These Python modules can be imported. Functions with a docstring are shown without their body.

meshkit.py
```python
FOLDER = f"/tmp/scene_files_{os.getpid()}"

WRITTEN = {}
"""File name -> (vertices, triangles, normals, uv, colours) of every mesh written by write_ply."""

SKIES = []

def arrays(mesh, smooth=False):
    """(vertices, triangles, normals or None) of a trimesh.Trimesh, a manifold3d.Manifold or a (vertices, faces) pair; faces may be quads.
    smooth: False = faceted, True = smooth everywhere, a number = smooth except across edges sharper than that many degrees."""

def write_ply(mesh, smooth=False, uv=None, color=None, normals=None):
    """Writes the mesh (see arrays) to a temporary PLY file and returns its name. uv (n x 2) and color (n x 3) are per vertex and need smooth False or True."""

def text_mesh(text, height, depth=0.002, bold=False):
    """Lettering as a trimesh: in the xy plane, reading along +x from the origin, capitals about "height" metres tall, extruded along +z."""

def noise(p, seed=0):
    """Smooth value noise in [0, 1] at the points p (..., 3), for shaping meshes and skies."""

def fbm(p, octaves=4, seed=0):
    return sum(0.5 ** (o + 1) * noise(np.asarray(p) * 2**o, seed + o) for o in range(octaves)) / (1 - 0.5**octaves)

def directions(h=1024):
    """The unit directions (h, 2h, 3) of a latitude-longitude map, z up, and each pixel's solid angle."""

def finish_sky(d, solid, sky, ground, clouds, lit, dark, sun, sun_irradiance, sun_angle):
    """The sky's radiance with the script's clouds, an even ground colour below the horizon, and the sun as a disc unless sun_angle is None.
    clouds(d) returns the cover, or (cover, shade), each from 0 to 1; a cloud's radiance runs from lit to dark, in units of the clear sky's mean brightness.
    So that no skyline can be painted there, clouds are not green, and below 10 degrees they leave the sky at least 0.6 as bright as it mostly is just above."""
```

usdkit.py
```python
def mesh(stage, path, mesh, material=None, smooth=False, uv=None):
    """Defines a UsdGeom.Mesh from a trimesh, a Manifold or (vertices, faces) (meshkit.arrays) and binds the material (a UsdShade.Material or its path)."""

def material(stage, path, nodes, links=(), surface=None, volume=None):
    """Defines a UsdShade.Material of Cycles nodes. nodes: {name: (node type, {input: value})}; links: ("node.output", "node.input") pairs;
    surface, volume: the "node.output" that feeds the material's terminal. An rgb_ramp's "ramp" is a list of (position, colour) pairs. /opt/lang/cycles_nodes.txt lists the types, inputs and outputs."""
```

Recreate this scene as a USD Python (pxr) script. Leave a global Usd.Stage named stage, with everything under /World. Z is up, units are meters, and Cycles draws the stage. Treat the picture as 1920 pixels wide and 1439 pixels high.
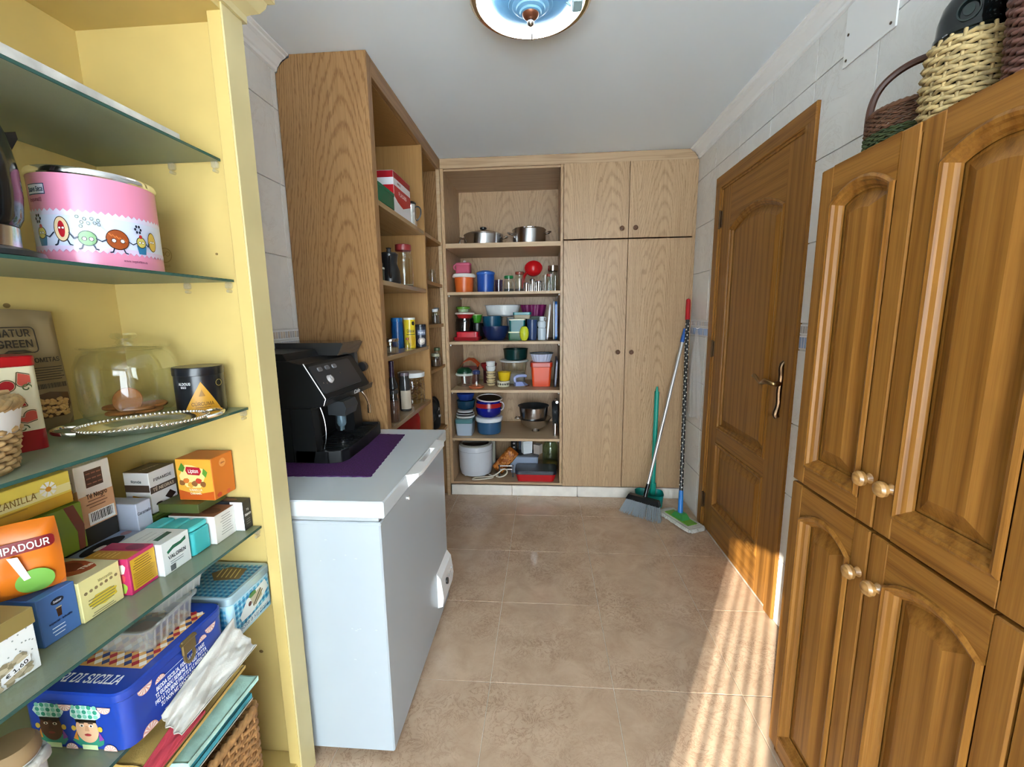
import math, random
import numpy as np, trimesh
from shapely.geometry import Polygon, Point, LineString, box as sbox
from shapely import affinity
from shapely.ops import unary_union
import usdkit, meshkit
from pxr import Usd, UsdGeom, UsdLux, Gf, Sdf, UsdShade
random.seed(7); RNG = np.random.default_rng(7)
stage = Usd.Stage.CreateInMemory()
UsdGeom.SetStageUpAxis(stage, 'Z'); UsdGeom.SetStageMetersPerUnit(stage, 1.0)
UsdGeom.Xform.Define(stage, '/World'); UsdGeom.Scope.Define(stage, '/World/Looks')

# ---------------------------------------------------------------- camera, sky, sun, exposure
EXPOSURE = 0.42
F_PX, PITCH, YAW, ROLL, EYE = 804.37, 0.1586, 0.0770, -0.0127, 1.3436
def camera():
    cy, sy, cp, sp = math.cos(YAW), math.sin(YAW), math.cos(PITCH), math.sin(PITCH)
    f = np.array([-sy*cp, cy*cp, -sp]); r = np.array([cy, sy, 0.0]); u = np.cross(r, f)
    r2 = math.cos(ROLL)*r + math.sin(ROLL)*u; u2 = -math.sin(ROLL)*r + math.cos(ROLL)*u
    c = UsdGeom.Camera.Define(stage, '/World/Camera')
    m = np.eye(4); m[0, :3] = r2; m[1, :3] = u2; m[2, :3] = -f; m[3, :3] = (0, 0, EYE)
    c.AddTransformOp().Set(Gf.Matrix4d(*m.ravel().tolist()))
    c.CreateHorizontalApertureAttr(36.0); c.CreateVerticalApertureAttr(36.0*1439/1920)
    c.CreateFocalLengthAttr(F_PX/1920*36.0); c.CreateClippingRangeAttr(Gf.Vec2f(0.02, 100))
    c.CreateExposureAttr(EXPOSURE)
camera()
sky = UsdLux.DomeLight.Define(stage, '/World/Sky')
sky.CreateColorAttr(Gf.Vec3f(0.74, 0.89, 1.0)); sky.CreateIntensityAttr(4.2)
sun = UsdLux.DistantLight.Define(stage, '/World/Sun')
sun.CreateNormalizeAttr(True); sun.CreateIntensityAttr(5.0); sun.CreateAngleAttr(0.4); sun.CreateColorAttr(Gf.Vec3f(1.0, 0.94, 0.82))
SUN_AZ, SUN_EL = math.atan(0.56), math.radians(18.5)
sd = np.array([math.sin(SUN_AZ)*math.cos(SUN_EL), math.cos(SUN_AZ)*math.cos(SUN_EL), -math.sin(SUN_EL)])   # where the rays go
sz = -sd; sx = np.cross([0, 0, 1.0], sz); sx /= np.linalg.norm(sx); syv = np.cross(sz, sx)
sm = np.eye(4); sm[0, :3] = sx; sm[1, :3] = syv; sm[2, :3] = sz
sun.AddTransformOp().Set(Gf.Matrix4d(*sm.ravel().tolist()))

# ---------------------------------------------------------------- naming and defining
COUNT = {}
def numbered(par, name):
    k = COUNT.get((par, name), 0); COUNT[(par, name)] = k + 1
    return name if k == 0 else f'{name}_{k:03d}'
def info(prim, **kw):
    for k, v in kw.items():
        if v: prim.SetCustomDataByKey(k, v)
def T(name, label=None, catg=None, loc=(0, 0, 0), rz=0, group=None, kind=None, tilt=None):
    p = '/World/' + numbered('/World', name); x = UsdGeom.Xform.Define(stage, p)
    lift = 0.0006 if (label and loc[2] > 0) else 0.0
    x.AddTranslateOp().Set(Gf.Vec3d(float(loc[0]), float(loc[1]), float(loc[2])+lift))
    if rz: x.AddRotateZOp().Set(float(rz))
    if tilt: x.AddRotateXYZOp().Set(Gf.Vec3f(*tilt))
    info(x.GetPrim(), label=label, category=catg, group=group, kind=kind)
    return p
def P(par, name, mesh, mat, label=None, smooth=32, kind=None):
    if isinstance(mesh, list): mesh = cat(*mesh)
    p = par + '/' + numbered(par, name)
    m = usdkit.mesh(stage, p, mesh, MAT[mat], smooth=smooth)
    info(m.GetPrim(), label=label, kind=kind)
    return p
def copy(src, label, loc, rz=0, group=None, name=None, scale=None):
    sp = stage.GetPrimAtPath(src); was = sp.GetCustomData()
    base = name or src.rsplit('/', 1)[1].rstrip('0123456789').rstrip('_')
    p = '/World/' + numbered('/World', base); x = UsdGeom.Xform.Define(stage, p)
    x.GetPrim().GetReferences().AddInternalReference(src)
    x.ClearXformOpOrder()
    x.AddTranslateOp(opSuffix='at').Set(Gf.Vec3d(*map(float, loc)))
    if rz: x.AddRotateZOp(opSuffix='at').Set(float(rz))
    if scale: x.AddScaleOp(opSuffix='at').Set(Gf.Vec3f(*scale))
    x.GetPrim().SetInstanceable(True)
    info(x.GetPrim(), label=label, category=was.get('category'), group=group or was.get('group'))
    return p

# ---------------------------------------------------------------- meshes
def cat(*ms):
    return trimesh.util.concatenate([m for m in ms])
def mv(m, x=0, y=0, z=0):
    m = m.copy(); m.apply_translation((x, y, z)); return m
def rt(m, deg, axis, about=(0, 0, 0)):
    m = m.copy(); m.apply_transform(trimesh.transformations.rotation_matrix(math.radians(deg), axis, about)); return m
def sc(m, x=1, y=1, z=1):
    m = m.copy(); m.apply_scale((x, y, z)); return m
BOXF = np.array([[0,2,1],[1,2,3],[4,5,6],[5,7,6],[0,1,4],[1,5,4],[2,6,3],[3,6,7],[0,4,2],[2,4,6],[1,3,5],[3,7,5]])
def bx(x0, x1, y0, y1, z0, z1, b=0.0):
    if b <= 0:
        v = np.array([(x, y, z) for z in (z0, z1) for y in (y0, y1) for x in (x0, x1)], float)
        return trimesh.Trimesh(v, BOXF, process=False)
    pts = []
    for sx_ in (0, 1):
        for sy_ in (0, 1):
            for sz_ in (0, 1):
                X, Y, Z = (x0, x1)[sx_], (y0, y1)[sy_], (z0, z1)[sz_]
                dx, dy, dz = (b, -b)[sx_], (b, -b)[sy_], (b, -b)[sz_]
                pts += [(X, Y+dy, Z+dz), (X+dx, Y, Z+dz), (X+dx, Y+dy, Z)]
    return trimesh.convex.convex_hull(np.array(pts))
def lathe(prof, n=28):
    prof = np.array(prof, float); a = np.arange(n)*2*math.pi/n; k = len(prof)
    v = np.stack([prof[:, None, 0]*np.cos(a), prof[:, None, 0]*np.sin(a), np.repeat(prof[:, 1:], n, 1)], -1).reshape(-1, 3)
    i, j = np.meshgrid(np.arange(k-1), np.arange(n), indexing='ij'); j2 = (j+1) % n
    q = np.stack([i*n+j, i*n+j2, (i+1)*n+j2, (i+1)*n+j], -1).reshape(-1, 4)
    f = np.vstack([q[:, [0, 1, 2]], q[:, [0, 2, 3]]])
    m = trimesh.Trimesh(v, f, process=False); m.merge_vertices(); m.update_faces(m.nondegenerate_faces()); return m
def cyl(r, z0, z1, n=24, x=0, y=0, b=0.0):
    pr = [(0, z0), (r-b, z0), (r, z0+b), (r, z1-b), (r-b, z1), (0, z1)] if b else [(0, z0), (r, z0), (r, z1), (0, z1)]
    return mv(lathe(pr, n), x, y)
def tube(pts, r, n=8, caps=True, closed=False):
    p = np.asarray(pts, float); r = np.broadcast_to(r, (len(p),))
    t = (np.roll(p, -1, 0)-np.roll(p, 1, 0)) if closed else np.gradient(p, axis=0)
    t /= np.linalg.norm(t, axis=1, keepdims=True)+1e-12
    a = np.cross(t[0], [0, 0, 1.0] if abs(t[0][2]) < .9 else [1.0, 0, 0]); A = []
    for k in range(len(p)):
        a = a - t[k]*(a@t[k]); a /= np.linalg.norm(a)+1e-12; A.append(a)
    A = np.array(A); B = np.cross(t, A); g = np.arange(n)*2*math.pi/n
    v = p[:, None]+r[:, None, None]*(np.cos(g)[None, :, None]*A[:, None]+np.sin(g)[None, :, None]*B[:, None])
    v = v.reshape(-1, 3); K = len(p); f = []
    for i in range(K if closed else K-1):
        i2 = (i+1) % K
        for j in range(n):
            j2 = (j+1) % n; f += [(i*n+j, i*n+j2, i2*n+j2), (i*n+j, i2*n+j2, i2*n+j)]
    if caps and not closed:
        v = np.vstack([v, p[0], p[-1]]); c0, c1 = len(v)-2, len(v)-1
        for j in range(n):
            j2 = (j+1) % n; f += [(c0, j2, j), (c1, (K-1)*n+j, (K-1)*n+j2)]
    return trimesh.Trimesh(v, np.array(f), process=False)
def spline(pts, n=24):
    from scipy.interpolate import CubicSpline
    p = np.asarray(pts, float); s = np.r_[0, np.cumsum(np.linalg.norm(np.diff(p, axis=0), axis=1))]
    return CubicSpline(s, p)(np.linspace(0, s[-1], n))
def ext(poly, d):
    gs = [poly] if poly.geom_type == 'Polygon' else [g for g in poly.geoms if g.geom_type == 'Polygon']
    return cat(*[trimesh.creation.extrude_polygon(g, d, engine='earcut') for g in gs if g.area > 1e-10])
def rrect(w, h, r, cx=0, cy=0, res=4):
    return affinity.translate(sbox(-w/2+r, -h/2+r, w/2-r, h/2-r).buffer(r, quad_segs=res), cx, cy)
def oval(rx, ry, cx=0, cy=0):
    return affinity.translate(affinity.scale(Point(0, 0).buffer(1, quad_segs=8), rx, ry), cx, cy)
def loft(rings, cap0=True, cap1=True):
    k, n = len(rings), len(rings[0]); v = np.vstack(rings); f = []
    for i in range(k-1):
        for j in range(n):
            j2 = (j+1) % n; f += [(i*n+j, i*n+j2, (i+1)*n+j2), (i*n+j, (i+1)*n+j2, (i+1)*n+j)]
    V = [v]; c = len(v)
    if cap0: V.append(np.mean(rings[0], 0)[None]); f += [(c, (j+1) % n, j) for j in range(n)]; c += 1
    if cap1: V.append(np.mean(rings[-1], 0)[None]); f += [(c, (k-1)*n+j, (k-1)*n+(j+1) % n) for j in range(n)]
    return trimesh.Trimesh(np.vstack(V), np.array(f), process=False)
def rring(w, d, r, z, seg=4, cx=0, cy=0):
    a = []
    for q, (sx_, sy_) in enumerate(((1, 1), (-1, 1), (-1, -1), (1, -1))):
        for t in np.linspace(0, math.pi/2, seg+1):
            g = q*math.pi/2+t; a.append((cx+sx_*(w/2-r)+r*math.cos(g), cy+sy_*(d/2-r)+r*math.sin(g), z))
    return np.array(a)
def rtub(w0, d0, w1, d1, h, r0, r1, wall=0.002, seg=4, floor=0.003):
    """an open rounded-rectangular container, tapering"""
    return loft([rring(w0, d0, r0, 0, seg), rring(w1, d1, r1, h, seg), rring(w1-2*wall, d1-2*wall, max(r1-wall, .001), h, seg), rring(w0-2*wall, d0-2*wall, max(r0-wall, .001), floor, seg)])
def rslab(w, d, h, r, b=0.002, seg=4, z=0):
    return loft([rring(w-2*b, d-2*b, max(r-b, .0005), z, seg), rring(w, d, r, z+b, seg), rring(w, d, r, z+h-b, seg), rring(w-2*b, d-2*b, max(r-b, .0005), z+h, seg)])
FACES = {'+x': ((0, 1, 0), (0, 0, 1), (1, 0, 0)), '-x': ((0, -1, 0), (0, 0, 1), (-1, 0, 0)), '-y': ((1, 0, 0), (0, 0, 1), (0, -1, 0)), '+z': ((0, 1, 0), (-1, 0, 0), (0, 0, 1)), '^z': ((1, 0, 0), (0, 1, 0), (0, 0, 1))}
def on(face, m, o):
    X, Y, Z = FACES[face] if isinstance(face, str) else face
    M = np.eye(4); M[:3, 0] = X; M[:3, 1] = Y; M[:3, 2] = Z; M[:3, 3] = o
    m = m.copy(); m.apply_transform(M); return m
TXT = {}
def txt(s, h, w=None, bold=False, d=0.0005, cx=None, cy=0, rot=0):
    """lettering in the xy plane; w squeezes it to that width; centred on cx if given"""
    k = (s, bold)
    if k not in TXT: TXT[k] = meshkit.text_mesh(s, 1.0, 0.01, bold)
    m = TXT[k].copy(); b = m.bounds; sx_ = h if w is None else w/(b[1][0]-b[0][0])
    m.apply_scale((sx_, h, d/0.01)); m.apply_translation((-m.bounds[0][0], 0, 0))
    if cx is not None: m.apply_translation((cx-(m.bounds[1][0])/2, cy-h/2, 0))
    if rot: m = rt(m, rot, (0, 0, 1), (cx or 0, cy, 0))
    return m
def flat(shape, d=0.0005, z=0): return mv(ext(shape, d), 0, 0, z)

# ---------------------------------------------------------------- materials
MAT = {}
def mat(name, color, rough=0.5, metal=0.0, spec=0.5, bump=0, bscale=60, vary=0, vscale=8, **kw):
    n = {'p': ('principled_bsdf', dict(base_color=color, roughness=rough, metallic=metal, specular_ior_level=spec, **kw))}; l = []
    if bump or vary: n['c'] = ('texture_coordinate', {})
    if vary:
        n['n'] = ('noise_texture', dict(scale=vscale, detail=4.0))
        n['r'] = ('rgb_ramp', dict(ramp=[(0.3, tuple(max(0, c*(1-vary)) for c in color)), (0.7, tuple(min(1, c*(1+vary)) for c in color))]))
        l += [('c.object', 'n.vector'), ('n.fac', 'r.fac'), ('r.color', 'p.base_color')]
    if bump:
        n['m'] = ('noise_texture', dict(scale=bscale, detail=3.0)); n['b'] = ('bump', dict(strength=bump, distance=0.002))
        l += [('c.object', 'm.vector'), ('m.fac', 'b.height'), ('b.normal', 'p.normal')]
    MAT[name] = usdkit.material(stage, '/World/Looks/'+name, n, l, surface='p.BSDF')
def glass(name, tint=(0.93, 0.97, 0.95), gloss=0.05, edge=0.5, body=0.0, col=(0.5, 0.6, 0.5), rough=0.02):
    """thin clear glass or plastic: see-through, glossier and denser at grazing angles"""
    n = {'t': ('transparent_bsdf', {'color': tint}), 'g': ('glossy_bsdf', {'color': (1, 1, 1), 'roughness': rough}), 'lw': ('layer_weight', {'blend': 0.35}),
         'pw': ('math', {'math_type': 'power', 'value2': 1.7}), 'm': ('math', {'math_type': 'multiply_add', 'value2': edge, 'value3': gloss}), 'x': ('mix_closure', {})}
    l = [('lw.facing', 'pw.value1'), ('pw.value', 'm.value1'), ('m.value', 'x.fac'), ('t.BSDF', 'x.closure1'), ('g.BSDF', 'x.closure2')]; out = 'x.closure'
    if body:
        n['d'] = ('diffuse_bsdf', {'color': col}); n['y'] = ('mix_closure', {'fac': body})
        l += [('x.closure', 'y.closure1'), ('d.BSDF', 'y.closure2')]; out = 'y.closure'
    MAT[name] = usdkit.material(stage, '/World/Looks/'+name, n, l, surface=out)
ROT = {'z': (0, 0, math.pi/4), 'y': (math.pi/2, 0, math.pi/4), 'x': (0, math.pi/2, math.pi/4)}
def wood(name, light, mid, dark, axis='z', rough=0.35, wave=10.0, stretch=0.09, dist=5.0, fine=1.0, spec=0.5, bump=0.15, coat=0.0, fig=0.55):
    """veneer: cathedral figure from distorted bands, plus long fibres, along one axis"""
    n = {'g': ('geometry', {}), 'm1': ('mapping', {'rotation': ROT[axis]}), 'm2': ('mapping', {'scale': (1, 1, stretch)}), 'm3': ('mapping', {'scale': (1, 1, 0.02)}),
         'w': ('wave_texture', dict(wave_type='bands', bands_direction='x', scale=wave, distortion=dist, detail=2.0, detail_scale=1.4, detail_roughness=0.55)),
         'f': ('noise_texture', dict(scale=170.0*fine, detail=3.0, roughness=0.65)), 'h': ('noise_texture', dict(scale=26.0, detail=3.0)),
         'r': ('rgb_ramp', dict(ramp=[(0.0, dark), (0.22, mid), (0.6, light), (1.0, light)])),
         'r2': ('rgb_ramp', dict(ramp=[(0.33, dark), (0.5, mid), (0.72, light)])), 'r3': ('rgb_ramp', dict(ramp=[(0.3, mid), (0.7, light)])),
         'x': ('mix_color', dict(blend_type='mix', fac=fig)), 'x2': ('mix_color', dict(blend_type='mix', fac=0.3)),
         'b': ('bump', dict(strength=bump, distance=0.001)),
         'p': ('principled_bsdf', dict(roughness=rough, specular_ior_level=spec, coat_weight=coat, coat_roughness=0.15))}
    l = [('g.position', 'm1.vector'), ('m1.vector', 'm2.vector'), ('m1.vector', 'm3.vector'), ('m2.vector', 'w.vector'), ('m3.vector', 'f.vector'), ('m3.vector', 'h.vector'),
         ('w.fac', 'r.fac'), ('f.fac', 'r2.fac'), ('h.fac', 'r3.fac'), ('r2.color', 'x.a'), ('r.color', 'x.b'), ('x.result', 'x2.a'), ('r3.color', 'x2.b'), ('x2.result', 'p.base_color'),
         ('f.fac', 'b.height'), ('b.normal', 'p.normal')]
    MAT[name] = usdkit.material(stage, '/World/Looks/'+name, n, l, surface='p.BSDF')
def plank(name, light, mid, dark, rough=0.38, lines=46.0, cell=0.115, tilt=0.055, warp=7.0, spec=0.4, coat=0.0, fig=0.6, bump=0.12, dscale=14.0):
    """plain-sawn veneer, grain upright: growth rings cut at a slant make repeating cathedral arches, with long fibres between"""
    n = {'g': ('geometry', {}), 'm1': ('mapping', {'rotation': ROT['z']}), 's': ('separate_xyz', {}), 'nz': ('noise_texture', dict(scale=1.0, detail=3.0, roughness=0.5)), 'mn': ('mapping', {'scale': (7.0, 7.0, 0.9)}),
         'wx': ('math', dict(math_type='multiply_add', value2=0.10, value3=-0.05)), 'ax': ('math', dict(math_type='add')), 'pp': ('math', dict(math_type='pingpong', value2=cell)), 'kz': ('math', dict(math_type='multiply_add', value2=tilt, value3=0.012)),
         'cmb': ('combine_xyz', {}), 'w': ('wave_texture', dict(wave_type='rings', rings_direction='spherical', scale=lines, distortion=warp, detail=2.0, detail_scale=dscale, detail_roughness=0.5)),
         'm3': ('mapping', {'scale': (1, 1, 0.02)}), 'f': ('noise_texture', dict(scale=170.0, detail=3.0, roughness=0.65)), 'h': ('noise_texture', dict(scale=22.0, detail=3.0)),
         'r': ('rgb_ramp', dict(ramp=[(0.0, dark), (0.18, mid), (0.45, light), (1.0, light)])), 'r2': ('rgb_ramp', dict(ramp=[(0.33, dark), (0.5, mid), (0.70, light)])), 'r3': ('rgb_ramp', dict(ramp=[(0.3, mid), (0.7, light)])),
         'x': ('mix_color', dict(blend_type='mix', fac=fig)), 'x2': ('mix_color', dict(blend_type='mix', fac=0.25)), 'b': ('bump', dict(strength=bump, distance=0.001)),
         'p': ('principled_bsdf', dict(roughness=rough, specular_ior_level=spec, coat_weight=coat, coat_roughness=0.15))}
    l = [('g.position', 'm1.vector'), ('m1.vector', 's.vector'), ('m1.vector', 'mn.vector'), ('mn.vector', 'nz.vector'), ('nz.fac', 'wx.value1'), ('s.x', 'ax.value1'), ('wx.value', 'ax.value2'), ('ax.value', 'pp.value1'), ('s.z', 'kz.value1'),
         ('pp.value', 'cmb.x'), ('kz.value', 'cmb.z'), ('cmb.vector', 'w.vector'), ('m1.vector', 'm3.vector'), ('m3.vector', 'f.vector'), ('m3.vector', 'h.vector'), ('w.fac', 'r.fac'), ('f.fac', 'r2.fac'), ('h.fac', 'r3.fac'),
         ('r2.color', 'x.a'), ('r.color', 'x.b'), ('x.result', 'x2.a'), ('r3.color', 'x2.b'), ('x2.result', 'p.base_color'), ('f.fac', 'b.height'), ('b.normal', 'p.normal')]
    MAT[name] = usdkit.material(stage, '/World/Looks/'+name, n, l, surface='p.BSDF')
def stone(name, a, b, vein, rough, scale=6.0, vscale=9.0, spec=0.5, coat=0.0):
    n = {'g': ('geometry', {}), 'n': ('noise_texture', dict(scale=scale, detail=6.0, roughness=0.65, distortion=0.6)), 'r': ('rgb_ramp', dict(ramp=[(0.35, b), (0.65, a)])),
         'v': ('noise_texture', dict(scale=vscale, detail=8.0, roughness=0.7, distortion=1.8)), 'q': ('rgb_ramp', dict(ramp=[(0.0, (0, 0, 0)), (0.475, (0, 0, 0)), (0.5, (1, 1, 1)), (0.525, (0, 0, 0)), (1.0, (0, 0, 0))])),
         'k': ('noise_texture', dict(scale=3.0, detail=2.0)), 'kr': ('rgb_ramp', dict(ramp=[(0.4, (0, 0, 0)), (0.6, (0.8, 0.8, 0.8))])), 'mu': ('mix_color', dict(blend_type='multiply', fac=1.0)),
         'bw': ('rgb_to_bw', {}), 'x': ('mix_color', dict(blend_type='mix', b=vein)), 'p': ('principled_bsdf', dict(roughness=rough, specular_ior_level=spec, coat_weight=coat, coat_roughness=0.04))}
    l = [('g.position', 'n.vector'), ('g.position', 'v.vector'), ('g.position', 'k.vector'), ('n.fac', 'r.fac'), ('v.fac', 'q.fac'), ('k.fac', 'kr.fac'), ('q.color', 'mu.a'), ('kr.color', 'mu.b'), ('mu.result', 'bw.color'), ('bw.val', 'x.fac'), ('r.color', 'x.a'), ('x.result', 'p.base_color')]
    MAT[name] = usdkit.material(stage, '/World/Looks/'+name, n, l, surface='p.BSDF')
def emit(name, color, s):
    MAT[name] = usdkit.material(stage, '/World/Looks/'+name, {'e': ('emission', dict(color=color, strength=s))}, surface='e.emission')

plank('closet_oak_z', (0.54, 0.365, 0.21), (0.42, 0.268, 0.145), (0.25, 0.14, 0.065), lines=60.0, fig=0.5, warp=3.5, dscale=10.0)
plank('side_oak_z', (0.36, 0.20, 0.082), (0.27, 0.138, 0.052), (0.14, 0.062, 0.02), lines=54.0, cell=0.19, tilt=0.06, warp=3.2, fig=0.6, dscale=7.0)
# wood: back closet (pinkish), tall side (golden oak), right-hand doors (amber oak)
for ax in 'x': wood('closet_oak_'+ax, (0.52, 0.36, 0.215), (0.42, 0.27, 0.15), (0.30, 0.18, 0.09), ax, rough=0.38, wave=17.0, stretch=0.06, dist=11.0)
for ax in 'y': wood('side_oak_'+ax, (0.37, 0.205, 0.085), (0.29, 0.150, 0.057), (0.165, 0.078, 0.026), ax, rough=0.38, wave=15.0, stretch=0.07, dist=11.0)
for ax in 'zy': wood('amber_oak_'+ax, (0.37, 0.170, 0.036), (0.255, 0.104, 0.018), (0.11, 0.038, 0.006), ax, rough=0.36, wave=9.0, stretch=0.05, dist=7.0, fig=0.42, coat=0.0, spec=0.25, bump=0.12)
wood('inner_beech', (0.40, 0.215, 0.07), (0.35, 0.185, 0.058), (0.28, 0.14, 0.042), 'z', rough=0.45, fig=0.2, bump=0.05)
wood('edge_beech', (0.56, 0.40, 0.24), (0.50, 0.34, 0.19), (0.42, 0.27, 0.14), 'x', rough=0.45, fig=0.2, bump=0.05)
mat('yellow_paint', (0.62, 0.465, 0.165), 0.5, vary=0.07, vscale=5); mat('cream_edge', (0.62, 0.52, 0.26), 0.5, vary=0.06, vscale=6)
stone('floor_marble', (0.62, 0.445, 0.31), (0.51, 0.355, 0.24), (0.26, 0.14, 0.085), 0.14, scale=8, vscale=19)
stone('wall_marble', (0.81, 0.80, 0.77), (0.73, 0.72, 0.70), (0.66, 0.63, 0.59), 0.25, scale=5, vscale=5)
mat('grout', (0.62, 0.56, 0.47), 0.9); mat('floor_grout', (0.74, 0.66, 0.55), 0.9)
mat('plaster', (0.83, 0.91, 0.965), 0.8, bump=0.05, bscale=30); mat('cornice_white', (0.88, 0.89, 0.89), 0.55)
mat('skirting_marble', (0.80, 0.74, 0.66), 0.25, vary=0.08, vscale=14)
mat('mosaic_blue', (0.30, 0.40, 0.62), 0.25); mat('mosaic_grey', (0.50, 0.48, 0.48), 0.25); mat('mosaic_beige', (0.62, 0.52, 0.42), 0.25); mat('mosaic_white', (0.82, 0.82, 0.82), 0.25)
mat('curtain', (0.9, 0.9, 0.88), 0.9)
MAT['sheer'] = usdkit.material(stage, '/World/Looks/sheer', {'t': ('translucent_bsdf', {'color': (0.9, 0.93, 0.96)}), 'd': ('diffuse_bsdf', {'color': (0.85, 0.87, 0.9)}), 'x': ('mix_closure', {'fac': 0.25})}, [('t.BSDF', 'x.closure1'), ('d.BSDF', 'x.closure2')], surface='x.closure')
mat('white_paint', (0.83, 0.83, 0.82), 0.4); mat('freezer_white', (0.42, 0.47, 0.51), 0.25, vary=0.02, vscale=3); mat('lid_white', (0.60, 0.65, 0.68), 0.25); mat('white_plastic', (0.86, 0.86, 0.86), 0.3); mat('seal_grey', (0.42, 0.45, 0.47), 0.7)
mat('black_plastic', (0.010, 0.011, 0.012), 0.28); mat('black_satin', (0.008, 0.009, 0.010), 0.45, spec=0.25); mat('dark_grey', (0.028, 0.032, 0.036), 0.35, spec=0.35)
mat('chrome', (0.80, 0.80, 0.80), 0.12, 1.0); mat('steel', (0.62, 0.62, 0.63), 0.2, 1.0); mat('silver', (0.83, 0.82, 0.78), 0.14, 1.0); mat('brass', (0.38, 0.25, 0.12), 0.28, 1.0); mat('bronze', (0.14, 0.09, 0.055), 0.35, 1.0)
wood('shelf_beech', (0.40, 0.27, 0.13), (0.36, 0.23, 0.11), (0.30, 0.18, 0.08), 'y', rough=0.18, fig=0.2, bump=0.02)
mat('steel_dark', (0.28, 0.30, 0.33), 0.3, 0.6); mat('steel_blue', (0.10, 0.16, 0.20), 0.3, 0.3); mat('smoked', (0.035, 0.035, 0.035), 0.08)
mat('wall_base', (0.70, 0.69, 0.66), 0.7)
glass('violet_glass', (0.35, 0.32, 0.6), 0.08, 0.5); glass('smoke_glass', (0.25, 0.2, 0.2), 0.08, 0.5)
# ================================================================ the room
XL, XR, YB, YR, H = -1.095, 1.004, 3.62, -2.9, 2.396
BX0, BX1, BY = -2.3, 2.3, -.75          # the kitchen behind the camera is wider
def tiles_on_wall(par, face, coord, a0, a1, rows, pitch, first, holes=()):
    """wall tiles as separate slabs with recessed joints; a runs along y"""
    g = 0.0018
    for z0, z1 in rows:
        k = first
        while k < a1:
            lo, hi = max(a0, k)+g, min(a1, k+pitch)-g; k += pitch
            if hi-lo < 0.01: continue
            pieces = [(lo, hi, z0+g, z1-g)]
            for h0, h1, hz0, hz1 in holes:
                nxt = []
                for p0, p1, q0, q1 in pieces:
                    if p1 <= h0 or p0 >= h1 or q1 <= hz0 or q0 >= hz1: nxt.append((p0, p1, q0, q1)); continue
                    if p0 < h0: nxt.append((p0, h0, q0, q1))
                    if p1 > h1: nxt.append((h1, p1, q0, q1))
                    if q1 > hz1: nxt.append((max(p0, h0), min(p1, h1), max(q0, hz1), q1))
                pieces = nxt
            for p0, p1, q0, q1 in pieces:
                if p1-p0 < 0.008 or q1-q0 < 0.008: continue
                d = 0.006+RNG.uniform(-0.0004, 0.0004)
                P(par, 'tile', bx(*((coord, coord+d) if face > 0 else (coord-d, coord)), p0, p1, q0, q1, 0.001), 'wall_marble', smooth=False)
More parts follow.
